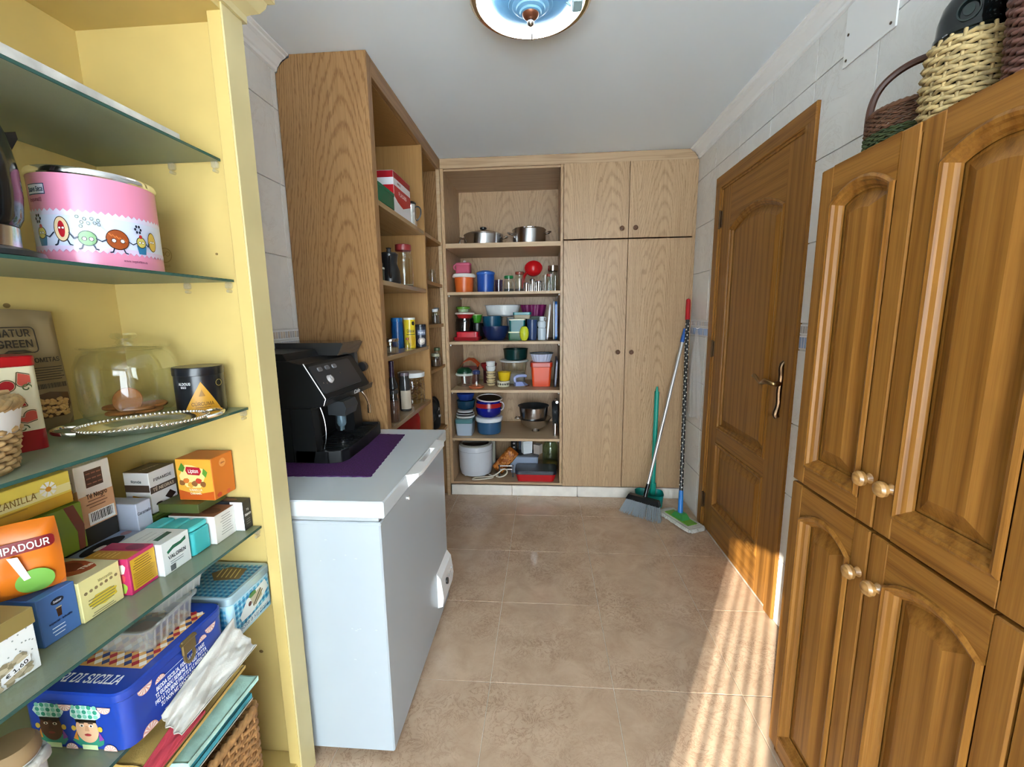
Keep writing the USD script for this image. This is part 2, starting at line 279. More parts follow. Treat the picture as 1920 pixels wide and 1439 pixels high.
def mosaic(par, face, coord, y0, y1):
    """listello band: two rows of narrow bars between white rims"""
    g = 0.006
    x0, x1 = (coord, coord+g) if face > 0 else (coord-g, coord)
    for k, (za, zb) in enumerate(((1.252, 1.293), (1.194, 1.250))):
        P(par, 'border_tile', bx(x0, x1, y0, y1, za, zb), 'mosaic_white', smooth=False)
        n = int((y1-y0)/0.0165); bars = {'mosaic_blue': [], 'mosaic_grey': [], 'mosaic_beige': []}
        for i in range(n):
            a = y0+(i+.15)*(y1-y0)/n; b = a+0.7*(y1-y0)/n
            key = random.choice(['mosaic_blue', 'mosaic_blue', 'mosaic_blue', 'mosaic_grey'] if k else ['mosaic_grey', 'mosaic_beige', 'mosaic_beige', 'mosaic_grey'])
            e = 0.001*(1 if face > 0 else -1)
            bars[key].append(bx(min(x0, x0+e), max(x1, x1+e), a, b, za+0.007, zb-0.007))
        for key, ms in bars.items():
            if ms: P(par, 'mosaic_bars', ms, key, smooth=False, kind='stuff')
ROWS_UP = [(1.296, 1.598), (1.598, 1.892), (1.892, 2.187), (2.187, 2.36)]; ROWS_DN = [(0.0, 0.292), (0.292, 0.592), (0.592, 0.892), (0.892, 1.192)]
DOOR = (1.785, 2.718, 0.0, 2.105)
wr = T('wall_right', kind='structure')
P(wr, 'wall_core', [bx(XR+0.006, XR+0.16, BY, 1.79, -.05, H+.1), bx(XR+0.006, XR+0.16, 2.713, YB+.1, -.05, H+.1), bx(XR+0.006, XR+0.16, 1.79, 2.713, 2.10, H+.1), bx(XR+0.10, XR+0.16, 1.79, 2.713, -.05, 2.10), bx(XR+.006, BX1, BY-.15, BY, -.05, H+.1), bx(BX1, BX1+.15, YR-.1, BY, -.05, H+.1)], 'wall_base', smooth=False)
tiles_on_wall(wr, -1, XR+0.006, 0.9, 3.09, ROWS_UP+ROWS_DN, 0.3165, 1.198-0.3165, [DOOR])
mosaic(wr, -1, XR+0.006, 2.72, 3.07); mosaic(wr, -1, XR+0.006, 0.9, 1.783)
wl = T('wall_left', kind='structure')
P(wl, 'wall_core', [bx(XL-0.16, XL-0.006, BY, YB+.1, -.05, H+.1), bx(BX0, XL-.006, BY-.15, BY, -.05, H+.1), bx(BX0-.15, BX0, YR-.1, BY, -.05, H+.1)], 'wall_base', smooth=False)
tiles_on_wall(wl, 1, XL-0.006, 1.06, 1.85, ROWS_UP+ROWS_DN, 0.3165, 1.50-0.3165*2)
mosaic(wl, 1, XL-0.006, 1.06, 1.85)
wb = T('wall_back', kind='structure'); P(wb, 'wall_core', bx(XL-.1, XR+.1, YB+0.02, YB+.14, -.05, H+.1), 'plaster', smooth=False)
ce = T('ceiling', kind='structure'); P(ce, 'ceiling_board', bx(BX0-.2, BX1+.2, YR-.2, YB+.2, H, H+.12), 'plaster', smooth=False)
# rear wall, behind the camera: wide balcony window; the low sun comes through its blind on the left, sheer curtains cover the rest
W0, W1, WZ = -2.15, 2.15, 2.2
re = T('wall_rear', kind='structure')
P(re, 'wall_core', [bx(BX0, W0, YR-.16, YR, -.05, H+.1), bx(W1, BX1, YR-.16, YR, -.05, H+.1), bx(W0, W1, YR-.16, YR, WZ, H+.1), bx(W0, W1, YR-.16, YR, -.05, .10)], 'wall_base', smooth=False)
w1 = T('window_1', kind='structure')
P(w1, 'window_frame', [bx(x-.03, x+.03, YR-.1, YR-.04, .1, WZ) for x in (W0+.03, -1.57, -.5, .7, W1-.03)]+[bx(W0, W1, YR-.1, YR-.04, z, z+.06) for z in (.1, WZ-.06)], 'white_paint', smooth=False)
for k in range(6):
    x = -1.875+k*0.050
    P(w1, 'blind_slat', bx(x, x+0.024, YR-.035, YR-.030, 0.11, WZ-.02), 'white_paint', smooth=False)
P(w1, 'curtain_rail', bx(W0, W1, YR-.03, YR-.0, WZ-.02, WZ+.01), 'white_paint', smooth=False)
for n, ca, cb in ((24, W0+.01, -1.875), (170, -1.60, W1-.01)):
  xs = np.linspace(ca, cb, n); ys = YR-.02+0.012*np.sin(np.arange(n)*1.1)
  v = np.array([(x, y, z) for z in (0.11, WZ-.01) for x, y in zip(xs, ys)]); f = [(i, i+1, n+i) for i in range(n-1)]+[(i+1, n+i+1, n+i) for i in range(n-1)]
  P(w1, 'sheer_curtain', trimesh.Trimesh(v, f, process=False), 'sheer', smooth=True)
# floor of separate marble tiles
fl = T('floor', kind='structure')
P(fl, 'floor_bed', bx(BX0-.2, BX1+.2, YR-.2, YB+.2, -.1, -.0025), 'floor_grout', smooth=False)
g = 0.0012
for i in range(-5, 6):
    for j in range(-13, 2):
        x0, y0 = -0.2015+i*.45, 2.7336+j*.45
        wide = y0+.45 < BY-.1
        xa, xb, ya, yb = max(x0, BX0 if wide else XL), min(x0+.45, BX1 if wide else XR), max(y0, YR), min(y0+.45, 3.06)
        if xb-xa < .01 or yb-ya < .01: continue
        P(fl, 'tile', bx(xa+g, xb-g, ya+g, yb-g, -.012, RNG.uniform(-.0003, .0002), 0.0012), 'floor_marble', smooth=False)
bb = T('baseboard_back', kind='structure')
xs = [-0.705, -.245, .24, .69, XR]
for a, b in zip(xs[:-1], xs[1:]): P(bb, 'skirting_tile', bx(a+.001, b-.001, 3.045, 3.062, 0, .078, .003), 'skirting_marble', smooth=False)
# cornices
def cornice(name, sgn, x, y0, y1):
    pr = [(0, 0), (0.062, 0), (0.062, -0.006), (0.052, -0.010), (0.050, -0.016), (0.036, -0.022), (0.024, -0.034), (0.018, -0.044), (0.012, -0.048), (0.010, -0.060), (0, -0.064)]
    a = np.array([(x+sgn*p, y0, H+q) for p, q in pr]); b = a.copy(); b[:, 1] = y1
    m = loft([a, b] if sgn < 0 else [b, a])
    t = T(name, kind='structure'); P(t, 'moulding', m, 'cornice_white', smooth=20)
cornice('trim_1', 1, XL, 1.06, 1.848); cornice('trim_2', -1, XR, -.75, 3.061)

# ================================================================ arched panel doors
def arch(w, h, rise, o, nseg=14):
    """points of an arched opening inset by o: bottom left, bottom right, then along the top from right to left"""
    us = np.linspace(w-o, o, nseg)
    return np.array([(o, o), (w-o, o)]+[(u, h+rise*(1-((u-w/2)/(w/2))**2)-o) for u in us])
def strips(rings):
    k, n = len(rings), len(rings[0]); v = np.vstack(rings); f = []
    for i in range(k-1):
        for j in range(n):
            j2 = (j+1) % n; f += [(i*n+j, i*n+j2, (i+1)*n+j2), (i*n+j, (i+1)*n+j2, (i+1)*n+j)]
    return trimesh.Trimesh(v, f, process=False)
def fill(ring2, z):
    m = trimesh.creation.extrude_polygon(Polygon(ring2), 0.001, engine='earcut'); m.apply_translation((0, 0, z-0.001)); return m
def opening_parts(par, w, h, rise, o3, axm, sub=('moulding', 'panel'), bev=0.036, depth=0.0165, face='-x', prof=None):
    """moulding and raised panel of one opening; o3 = world position of the opening's lower-left corner"""
    prof = prof or [(-.0005, 0), (.000, .004), (.006, .007), (.012, .005), (.015, -.001), (.022, -.005), (.026, -.012), (.030, -.014)]
    R = lambda o, z: np.c_[arch(w, h, rise, o), np.full(16, z)]
    P(par, sub[0], on(face, strips([R(o, z) for o, z in prof]), o3), axm, smooth=25)
    e = prof[-1][0]
    pm = cat(strips([R(e, -depth), R(e+.006, -depth), R(e+bev, -.002), R(e+bev+.002, -.001)]), fill(arch(w, h, rise, e+bev+.002), -.001))
    P(par, sub[1], on(face, pm, o3), axm, smooth=18)
OPROF = [(-.0005, 0), (.000, .004), (.006, .007), (.012, .005), (.015, -.001), (.022, -.005), (.026, -.012), (.030, -.014)]

# ---------------------------------------------------------------- door in the right wall
d1 = T('door_1', kind='structure')
Y0, Y1, Z1 = 1.785, 2.718, 2.105
xw = XR-0.012
P(d1, 'door_frame', [bx(xw, XR+.02, Y1-.068, Y1, 0, Z1, .004), bx(xw, XR+.02, Y0, Y0+.068, 0, Z1, .004)], 'amber_oak_z', smooth=False)
P(d1, 'door_frame', bx(xw-.0006, XR+.02, Y0+.0005, Y1-.0005, Z1-.068, Z1+.0005, .004), 'amber_oak_y', smooth=False)
P(d1, 'frame_stop', [bx(XR-.004, XR+.02, Y1-.080, Y1-.066, 0, Z1-.066, .002), bx(XR-.004, XR+.02, Y0+.066, Y0+.080, 0, Z1-.066, .002), bx(XR-.004, XR+.02, Y0+.07, Y1-.07, Z1-.080, Z1-.066, .002)], 'amber_oak_z', smooth=False)
xf = XR+.002                                   # leaf face
la, lb = Y0+.078, Y1-.078                      # leaf from la to lb
oa, ob = 1.975, 2.525                          # openings
P(d1, 'stile', bx(xf, xf+.035, ob-.001, lb, .006, Z1-.078, .002), 'amber_oak_z', smooth=False)
P(d1, 'stile', bx(xf, xf+.035, la, oa+.001, .006, Z1-.078, .002), 'amber_oak_z', smooth=False)
hs, rise = 1.815-.695, .075
for k, (q0, q1) in enumerate(((.006, .19), (.585, .672))):
    P(d1, 'rail', bx(xf+.0004, xf+.035, oa, ob, q0, q1, .0015), 'amber_oak_y', smooth=False)
us = np.linspace(0, ob-oa, 16); top = [(u, .672+hs+rise*(1-((u-(ob-oa)/2)/((ob-oa)/2))**2)) for u in us]
P(d1, 'rail', on('-x', ext(Polygon(top+[(ob-oa, Z1-.080), (0, Z1-.080)]), .034), (xf+.0344, ob, 0)), 'amber_oak_y', smooth=False)
opening_parts(d1, ob-oa, hs, rise, (xf, ob, .672), 'amber_oak_z')
opening_parts(d1, ob-oa, .585-.19, 0.0, (xf, ob, .19), 'amber_oak_z')
P(d1, 'door_back', bx(xf+.02, xf+.036, oa-.01, ob+.01, .05, Z1-.09), 'amber_oak_z', smooth=False)
for z in (1.865, 1.13, .18):
    hg = P(d1, 'hinge', [cyl(.006, z-.045, z+.045, 10, xf-.010, lb+.006), cyl(.0075, z-.050, z-.045, 10, xf-.010, lb+.006), cyl(.0075, z+.045, z+.050, 10, xf-.010, lb+.006), bx(xf-.006, xf-.003, lb-.012, lb+.012, z-.045, z+.045)], 'bronze')
pl = spline([(xf-.004, 1.868, 1.135), (xf-.014, 1.870, 1.120), (xf-.010, 1.876, 1.09), (xf-.008, 1.885, 1.0), (xf-.008, 1.888, .93), (xf-.013, 1.889, .905), (xf-.006, 1.889, .893)], 20)
P(d1, 'handle_plate', [sc(tube(pl, [.010]*3+[.011]*14+[.013]*3, 10), 1, 1, 1)], 'bronze', label='long curved bronze back plate')
lv = spline([(xf-.004, 1.885, 1.043), (xf-.045, 1.887, 1.043), (xf-.052, 1.915, 1.046), (xf-.050, 1.95, 1.033), (xf-.048, 1.99, 1.040), (xf-.048, 2.03, 1.056), (xf-.046, 2.045, 1.050)], 26)
P(d1, 'handle', tube(lv, np.interp(np.linspace(0, 1, 26), [0, .2, .35, .5, .7, .9, 1], [.012, .010, .013, .008, .007, .009, .005]), 10), 'brass', label='curved brass lever handle')

# ---------------------------------------------------------------- right-hand cabinet of arched oak doors
CX = .69
KNOB = [(0, -.032), (.006, -.031), (.013, -.028), (.0165, -.022), (.0155, -.015), (.009, -.011), (.0065, -.008), (.009, -.004), (.0115, 0), (.0115, .001), (0, .001)]
def cab_door(par, yhi, ylo, z0, z1, st, oz0, oz1, rise, kn):
    """one door, far edge yhi, near edge ylo; opening from oz0 to oz1 at its sides"""
    d = par + '/' + numbered(par, 'door'); UsdGeom.Xform.Define(stage, d); th = .02
    o0, o1 = yhi-st, ylo+st; w = o0-o1
    P(d, 'stile', bx(CX, CX+th, o0, yhi, z0, z1, .003), 'amber_oak_z', smooth=False)
    P(d, 'stile', bx(CX, CX+th, ylo, o1, z0, z1, .003), 'amber_oak_z', smooth=False)
    P(d, 'rail', bx(CX+.0003, CX+th, o1, o0, z0, oz0, .001), 'amber_oak_y', smooth=False)
    us = np.linspace(0, w, 16); top = [(u, oz1+rise*(1-((u-w/2)/(w/2))**2)) for u in us]
    P(d, 'rail', on('-x', ext(Polygon(top+[(w, z1), (0, z1)]), th-.0003), (CX+th, o0, 0)), 'amber_oak_y', smooth=False)
    opening_parts(d, w, oz1-oz0, rise, (CX, o0, oz0), 'amber_oak_z')
    ky, kz = kn; k = mv(rt(lathe(KNOB, 20), 90, (0, 1, 0)), CX, ky, kz)
    P(d, 'knob', k, 'knob_oak')
wood('knob_oak', (0.50, 0.27, 0.09), (0.36, 0.18, 0.05), (0.16, 0.07, 0.02), 'y', rough=0.25, wave=18, stretch=.5, coat=.5)
cab = T('tall_cabinet', 'tall amber oak cabinet with arched raised-panel doors, in the right foreground', 'cabinet', (0, 0, 0))
P(cab, 'carcass', [bx(CX+.021, XR-.002, -.28, 1.195, .10, 1.662), bx(CX+.021, XR-.002, 1.180, 1.196, .0, 1.665)], 'amber_oak_z', smooth=False)
P(cab, 'top_board', bx(CX+.002, XR-.002, -.29, 1.197, 1.665, 1.686, .002), 'amber_oak_y', smooth=False)
P(cab, 'plinth', bx(CX+.022, CX+.038, -.28, 1.178, 0, .099), 'amber_oak_y', smooth=False)
cols = [(1.195, .906), (.902, .604), (.600, .306), (.302, .008), (.004, -.28)]
for k, (a, b) in enumerate(cols):
    right = k % 2 == 0
    ky = b+.019 if right else a-.036
    cab_door(cab, a, b, .886, 1.686, .047, .935, 1.597, .038, (ky, .990))
    cab_door(cab, a, b, .046, .879, .047, .098, .788, .040, (ky, .773))
plate = T('wall_plate', 'blank white cover plate screwed high on the right wall', 'cover plate')
P(plate, 'plate', bx(XR-.006, XR-.0005, 1.449, 1.672, 2.145, 2.33, .001), 'white_paint', smooth=False)
for y, z in ((1.655, 2.163), (1.467, 2.163), (1.655, 2.24)):
    P(plate, 'screw', mv(rt(cyl(.004, 0, .002, 10), -90, (0, 1, 0)), XR-.006, y, z), 'bronze')
# ================================================================ built-in closet on the back wall
FY = 3.069; SH = [1.840, 1.508, 1.156, .802, .436]; SD = 3.605
clo = T('built_in_closet', 'pale oak veneer closet filling the back wall, open shelves left and closed doors right', 'closet')
P(clo, 'valance', bx(-.711, .995, FY-.006, FY+.014, 2.330, 2.394, .002), 'closet_oak_x', smooth=False)
P(clo, 'side_post', bx(-.712, -.690, FY-.002, SD, .09, 2.33, .001), 'closet_oak_z', smooth=False)
P(clo, 'partition', bx(.108, .127, FY+.0, SD, .09, 2.33, .001), 'closet_oak_z', smooth=False)
P(clo, 'side_panel', bx(.982, 1.0035, FY-.002, SD, .08, 2.33), 'closet_oak_z', smooth=False)
P(clo, 'back_panel', bx(-.712, 1.0, SD, SD+.012, .08, 2.39), 'closet_oak_z', smooth=False)
P(clo, 'top_panel', bx(-.690, .982, FY+.014, SD, 2.318, 2.338), 'closet_oak_x', smooth=False)
P(clo, 'base_panel', [bx(-.712, 1.0, FY+.002, SD, .078, .094)], 'closet_oak_x', smooth=False)
for z in SH: P(clo, 'shelf', bx(-.690, .108, FY+(.004 if z < 1.8 else -.001), SD, z-(.020 if z < 1.8 else .032), z, .0015), 'edge_beech', smooth=False)
for z in SH[1:]:
    [P(clo, 'shelf_pin', mv(cyl(.005, -.006, .006, 8), x, y, z-.026), 'white_plastic') for x in (-.684, .102) for y in (FY+.03, FY+.48)]
KN = [(0, -.024), (.006, -.0235), (.007, -.020), (.0105, -.0215), (.0145, -.020), (.016, -.016), (.0145, -.012), (.008, -.009), (.006, -.004), (.010, 0), (0, 0)]
mat('walnut', (0.13, 0.055, 0.025), 0.3)
for (xa, xb, za, zb, kx, kz) in ((.129, .5585, 1.846, 2.328, .516, 1.906), (.5615, .981, 1.846, 2.328, .604, 1.908), (.129, .5585, .082, 1.838, .509, 1.078), (.5615, .981, .082, 1.838, .601, 1.077)):
    d = clo + '/' + numbered(clo, 'door'); UsdGeom.Xform.Define(stage, d)
    P(d, 'door_panel', bx(xa, xb, FY-.019, FY-.001, za, zb, .0015), 'closet_oak_z', smooth=False)
    P(d, 'knob', mv(rt(lathe(KN, 18), -90, (1, 0, 0)), kx, FY-.019, kz), 'walnut')
# ================================================================ side wardrobe (left, open shelves)
war = T('open_wardrobe', 'tall golden oak shelving bay with a plain side panel, between freezer and back closet', 'wardrobe')
WX, WY = -.712, 1.848
pr = [(WX, 0), (WX, H-.002), (-1.028, H-.002), (-1.032, H-.014), (-1.046, H-.020), (-1.062, H-.030), (-1.075, H-.044), (-1.083, H-.052), (-1.085, H-.066), (-1.0935, H-.070), (-1.0935, 0)]
P(war, 'side_panel', on('-y', ext(Polygon(pr), .020), (0, WY+.020, 0)), 'side_oak_z', smooth=False)
P(war, 'front_stile', bx(WX-.022, WX+.0006, WY+.001, WY+.048, 0, 2.394, .002), 'side_oak_z', smooth=False)
P(war, 'valance', bx(WX-.020, WX, WY+.048, FY-.004, 2.320, 2.394, .002), 'side_oak_y', smooth=False)
P(war, 'divider', bx(-1.085, WX, 2.612, 2.634, 0, 2.32, .001), 'inner_beech', smooth=False)
P(war, 'back_panel', bx(-1.0935, -1.085, WY+.02, FY+.5, 0, 2.39), 'inner_beech', smooth=False)
P(war, 'corner_post', bx(WX-.022, WX+.002, 3.035, FY-.003, 0, 2.32, .001), 'edge_beech', smooth=False)
P(war, 'end_panel', bx(-1.085, WX-.001, FY-.002, FY+.016, 0, 2.39), 'side_oak_z', smooth=False)
P(war, 'top_panel', bx(-1.085, WX-.02, WY+.02, FY-.002, 2.318, 2.336), 'inner_beech', smooth=False)
WS = [1.842, 1.504, 1.163, .826, .45]; WS2 = [1.844, 1.560, 1.290, 1.000, .55]
for z in WS: P(war, 'shelf', bx(-1.085, WX-.003, WY+.02, 2.612, z-.022, z, .001), 'shelf_beech' if 'shelf_beech' in MAT else 'inner_beech', smooth=False)
for z in WS2: P(war, 'shelf', bx(-1.085, WX-.003, 2.634, FY-.002, z-.022, z, .001), 'inner_beech', smooth=False)
# ================================================================ yellow shelving unit on the left
SX, SY, SB = -.70, 1.03, -1.09
sh = T('yellow_shelving_unit', 'yellow painted wooden unit with glass shelves full of tea, tins and jars, left foreground', 'shelving unit')
P(sh, 'side_panel', bx(SB, SX+.0, SY, SY+.030, 0, 2.03, .001), 'yellow_paint', smooth=False)
P(sh, 'front_stile', bx(SX-.034, SX-.0005, SY-.034, SY+.0005, 0, 2.03, .002), 'yellow_paint', smooth=False)
P(sh, 'stile_face', bx(SX-.0006, SX+.004, SY-.036, SY+.031, 0, 2.03, .0015), 'cream_edge', smooth=False)
P(sh, 'back_panel', bx(SB-.004, SB+.008, -.6, SY+.02, 0, 2.03), 'yellow_paint', smooth=False)
P(sh, 'side_panel', bx(SB, SX, -.63, -.60, 0, 2.03, .001), 'yellow_paint', smooth=False)
P(sh, 'top_panel', bx(SB, SX, -.63, SY+.03, 2.005, 2.035, .001), 'yellow_paint', smooth=False)
P(sh, 'base', bx(SB+.008, SX-.01, -.60, SY, .0, .075, .002), 'yellow_paint', smooth=False)
pr = [(0, 2.02), (.010, 2.02), (.010, 2.036), (.016, 2.042), (.030, 2.052), (.040, 2.068), (.043, 2.080), (.055, 2.086), (.055, 2.105), (0, 2.105)]
a = np.array([(SX+p, -.66, z) for p, z in pr]); b = np.array([(SX+p, SY+.03+p, z) for p, z in pr]); c = np.array([(SB, SY+.03+p, z) for p, z in pr])
P(sh, 'cornice', loft([a, b, c]), 'cream_edge', smooth=20)
glass('shelf_glass', (0.62, 0.74, 0.64), 0.10, 0.35, body=0.52, col=(0.33, 0.37, 0.27), rough=0.12)
mat('glass_edge', (0.03, 0.09, 0.075), 0.1)
GX = -.762; GZ = [1.716, 1.438, 1.117, .790, .568]
for z in GZ:
    y1 = SY-.002
    g_ = P(sh, 'glass_shelf', bx(SB+.010, GX-.002, -.598, y1, z-.006, z, .0005), 'shelf_glass', smooth=False)
    P(sh, 'polished_edge', bx(GX-.002, GX, -.598, y1, z-.006, z, .0005), 'glass_edge', smooth=False)
glass('clear_plastic', (0.95, 0.95, 0.93), 0.08, 0.6, body=0.12, col=(0.8, 0.8, 0.75))
for z in GZ[:4]:
    for x in (GX-.012, GX-.12): P(sh, 'shelf_support', [bx(x-.008, x+.008, SY-.012, SY-.0005, z-.022, z-.0065, .003), mv(rt(cyl(.004, 0, .012, 8), 90, (1, 0, 0)), x, SY, z-.028)], 'clear_plastic')
    P(sh, 'shelf_support', [bx(SB+.009, SB+.022, .50, .516, z-.022, z-.0065, .003)], 'clear_plastic')
mat('knot_brown', (0.25, 0.16, 0.05), 0.6)
for face, (a_, b_, c_), rr in (('+x', (SB+.0085, .80, 1.375), .006), ('-y', (-.80, SY-.0003, 1.50), .0035), ('-y', (-.83, SY-.0003, .42), .007), ('-y', (-.806, SY-.0003, .405), .006)):
    P(sh, 'knot', on(face, flat(oval(rr, rr*.8)), (a_, b_, c_)), 'knot_brown', smooth=False)
stamp = [flat(oval(.018, .018).difference(oval(.016, .016)))]+[mv(flat(oval(.006, .006).difference(oval(.0045, .0045))), s*.007, .003) for s in (-1, 1)]+[mv(txt('2018', .006, cx=0), 0, -.026)]
mat('stamp_ink', (0.42, 0.30, 0.08), 0.6)
P(sh, 'ink_stamp', on('-y', cat(*stamp), (-.935, SY-.0003, 1.50)), 'stamp_ink', smooth=False)

# ================================================================ chest freezer
fz = T('chest_freezer', 'white chest freezer with flip-up lid, between the yellow unit and the oak wardrobe', 'freezer')
FX0, FX1, FY0, FY1 = -1.06, -.458, 1.088, 1.842
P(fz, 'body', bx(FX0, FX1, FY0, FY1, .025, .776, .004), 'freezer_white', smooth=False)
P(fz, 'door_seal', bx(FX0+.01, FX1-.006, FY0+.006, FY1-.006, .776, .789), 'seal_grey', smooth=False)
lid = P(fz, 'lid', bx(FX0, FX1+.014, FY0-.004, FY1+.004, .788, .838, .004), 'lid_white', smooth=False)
P(fz, 'rim_strip', bx(FX0, FX1+.002, FY0-.001, FY1+.001, .764, .776, .003), 'freezer_white', smooth=False)
hx = FX1+.014
hp = Polygon([(hx-.006, 1.285), (hx+.034, 1.305), (hx+.040, 1.33), (hx+.040, 1.64), (hx+.030, 1.675), (hx-.006, 1.690)]).difference(sbox(hx-.002, 1.42, hx+.020, 1.575))
P(fz, 'lid_handle', [mv(ext(hp, .012), 0, 0, .826), loft([np.array([(hx-.006, 1.285, .826), (hx+.034, 1.305, .826), (hx-.002, 1.30, .79)]), np.array([(hx-.006, 1.42, .826), (hx+.024, 1.42, .826), (hx-.002, 1.42, .79)])]), loft([np.array([(hx-.006, 1.575, .826), (hx+.024, 1.575, .826), (hx-.002, 1.575, .79)]), np.array([(hx-.006, 1.69, .826), (hx+.030, 1.675, .826), (hx-.002, 1.68, .79)])])], 'white_plastic', smooth=20)
P(fz, 'lock', mv(rt(cyl(.006, 0, .004, 12), 90, (0, 1, 0)), FX1, 1.33, .742), 'chrome')
P(fz, 'lock', bx(FX1+.003, FX1+.006, 1.327, 1.333, .735, .750), 'chrome')
cp = [(FX1-.001, .100), (FX1+.022, .108), (FX1+.028, .150), (FX1+.018, .235), (FX1-.001, .262)]
pc = P(fz, 'control_panel', loft([np.array([(x, 1.640, z) for x, z in cp]), np.array([(x, 1.835, z) for x, z in cp])][::-1]), 'white_plastic', smooth=20)
tl = [(0, 1, 0), (-.0105/.0866, 0, .085/.0866), (.085/.0866, 0, .0105/.0866)]
P(pc, 'thermostat', [on(tl, mv(cyl(.014, 0, .008, 18), 0, 0), (FX1+.0235, 1.71, .185))], 'black_plastic')
[P(pc, 'pilot_light', on(tl, mv(cyl(.006, 0, .003, 12), q*.03, 0), (FX1+.0235, 1.75, .185)), 'mosaic_grey') for q in range(3)]
[P(fz, 'foot', cyl(.02, 0, .026, 12, x, y), 'black_plastic') for x in (FX0+.06, FX1-.06) for y in (FY0+.06, FY1-.06)]
mat('scuff', (0.45, 0.50, 0.52), 0.5)
sp = [(-.60, .66), (-.565, .675), (-.535, .665), (-.640, .655), (-.545, .44), (-.538, .442), (-.55, .436), (-.562, .442), (-.49, .44), (-.56, .34), (-.50, .30), (-.62, .72)]
P(fz, 'scuffs', [on('-y', flat(oval(random.uniform(.002, .0045), .0016).intersection(sbox(-1, -1, 1, 1)), .0003), (x, FY0, z)) for x, z in sp], 'scuff', kind='stuff')
# mat and coffee machine
mt = T('placemat', 'purple crocheted mat under the coffee machine on the freezer', 'mat')
edge = [(-.99, 1.255), (-.553, 1.266), (-.600, 1.746), (-.99, 1.775)]
ep = []
for (xa, ya), (xb, yb) in zip(edge, edge[1:]+edge[:1]):
    n = int(math.hypot(xb-xa, yb-ya)/.012)
    ep += [(xa+(xb-xa)*t/n+.0016*math.sin(t*2.1), ya+(yb-ya)*t/n+.0016*math.cos(t*2.1)) for t in range(n)]
mat('purple_yarn', (0.05, 0.005, 0.08), 0.9, bump=0.9, bscale=260, vary=0.3, vscale=120)
P(mt, 'mat', mv(ext(Polygon(ep), .0035), 0, 0, .8384), 'purple_yarn', smooth=False)
cm = T('coffee_machine', 'black automatic espresso machine standing on the purple mat', 'coffee machine')
MZ = .842; ya, yb = 1.375, 1.755
side = [(-1.05, MZ+.004), (-.80, MZ+.004), (-.80, 1.05), (-.752, 1.062), (-.746, 1.082), (-.812, 1.186), (-.86, 1.196), (-1.05, 1.196)]
def yloft(prof, y0, y1, b=.004):
    c = np.mean(prof, 0); P_ = np.array(prof)
    ins = lambda k: [(x-(x-c[0])*k, z-(z-c[1])*k) for x, z in prof]
    k = b/.15
    r = lambda pp, y: np.array([(x, y, z) for x, z in pp])
    m = loft([r(ins(k), y0), r(prof, y0+b), r(prof, y1-b), r(ins(k), y1)]); return m
upper = [(-1.05, 1.035), (-.795, 1.035), (-.752, 1.045), (-.744, 1.066), (-.812, 1.186), (-.86, 1.198), (-1.05, 1.198)]
P(cm, 'body', [yloft(upper, ya, yb), yloft([(-1.05, MZ), (-.870, MZ), (-.870, 1.036), (-1.05, 1.036)], ya, yb), yloft([(-.871, MZ), (-.80, MZ), (-.785, .90), (-.795, 1.036), (-.871, 1.036)], ya, ya+.045), yloft([(-.871, MZ), (-.80, MZ), (-.785, .90), (-.795, 1.036), (-.871, 1.036)], yb-.075, yb)], 'black_satin', smooth=20)
P(cm, 'chrome_trim', [tube([(-.8125, ya+.006, 1.188), (-.7435, ya+.006, 1.068), (-.752, ya+.006, 1.045)], .0022, 6), tube(spline([(-.787, ya+.046, 1.03), (-.775, ya+.05, .95), (-.787, ya+.05, .875)], 12), .002, 6)], 'steel')
un = np.array([.068, 0, -.120]); un /= np.linalg.norm(un); nn = np.array([.120, 0, .068]); nn /= np.linalg.norm(nn)
pf = [(0, 1, 0), tuple(-un), tuple(nn)]; po = lambda u, v: tuple(np.array((-.812, ya, 1.186))+u*np.array((0, 1, 0))+v*un)
P(cm, 'front_panel', on(pf, flat(rrect(.30, .108, .012), .004), po(.170, .066)), 'dark_grey', smooth=False)
for k in range(3):
    P(cm, 'button', on(pf, mv(rslab(.030, .016, .008, .006, .002), 0, 0), po(.075+.052*k, .030)), 'steel_dark' if 'steel_dark' in MAT else 'mosaic_grey')
P(cm, 'dial', [on(pf, lathe([(0, .014), (.011, .014), (.0135, .010), (.016, .004), (.016, 0)], 18), po(.10, .074)), on(pf, mv(bx(-.002, .002, -.004, .012, .013, .016), 0, 0), po(.10, .074))], 'mosaic_grey')
[P(cm, 'indicator', on(pf, mv(cyl(.003, 0, .006, 8), 0, 0), po(u_, v_)), 'steel') for u_, v_ in ((.045, .082), (.065, .086), (.19, .062))]
P(cm, 'lower_fascia', yloft([(-.800, 1.030), (-.748, 1.042), (-.742, 1.063), (-.752, 1.066), (-.80, 1.05)], ya+.01, yb+.03), 'black_plastic', smooth=20)
P(cm, 'lettering', on([(0, 1, 0), (0.15, 0, .99), (.99, 0, -.15)], txt('Cafe', .016, .05, d=.0015), (-.7435, 1.60, 1.046)), 'mosaic_grey', smooth=False)
P(cm, 'spout_housing', [yloft([(-.79, 1.045), (-.728, 1.040), (-.718, 1.015), (-.728, .985), (-.79, .99)], 1.475, 1.575, .006)], 'dark_grey', smooth=20)
P(cm, 'spout', [lathe([(.017, .996), (.017, .955), (.012, .945), (0, .945)], 16).apply_translation((-.752, 1.50, 0)), cyl(.005, .928, .946, 10, -.752, 1.494), cyl(.005, .928, .946, 10, -.752, 1.508)], 'steel_blue' if 'steel_blue' in MAT else 'mosaic_grey')
P(cm, 'steam_wand', [tube(spline([(-.775, 1.725, 1.04), (-.755, 1.73, 1.01), (-.745, 1.735, .955)], 10), .004, 8), cyl(.007, .94, .975, 10, -.745, 1.735)], 'chrome')
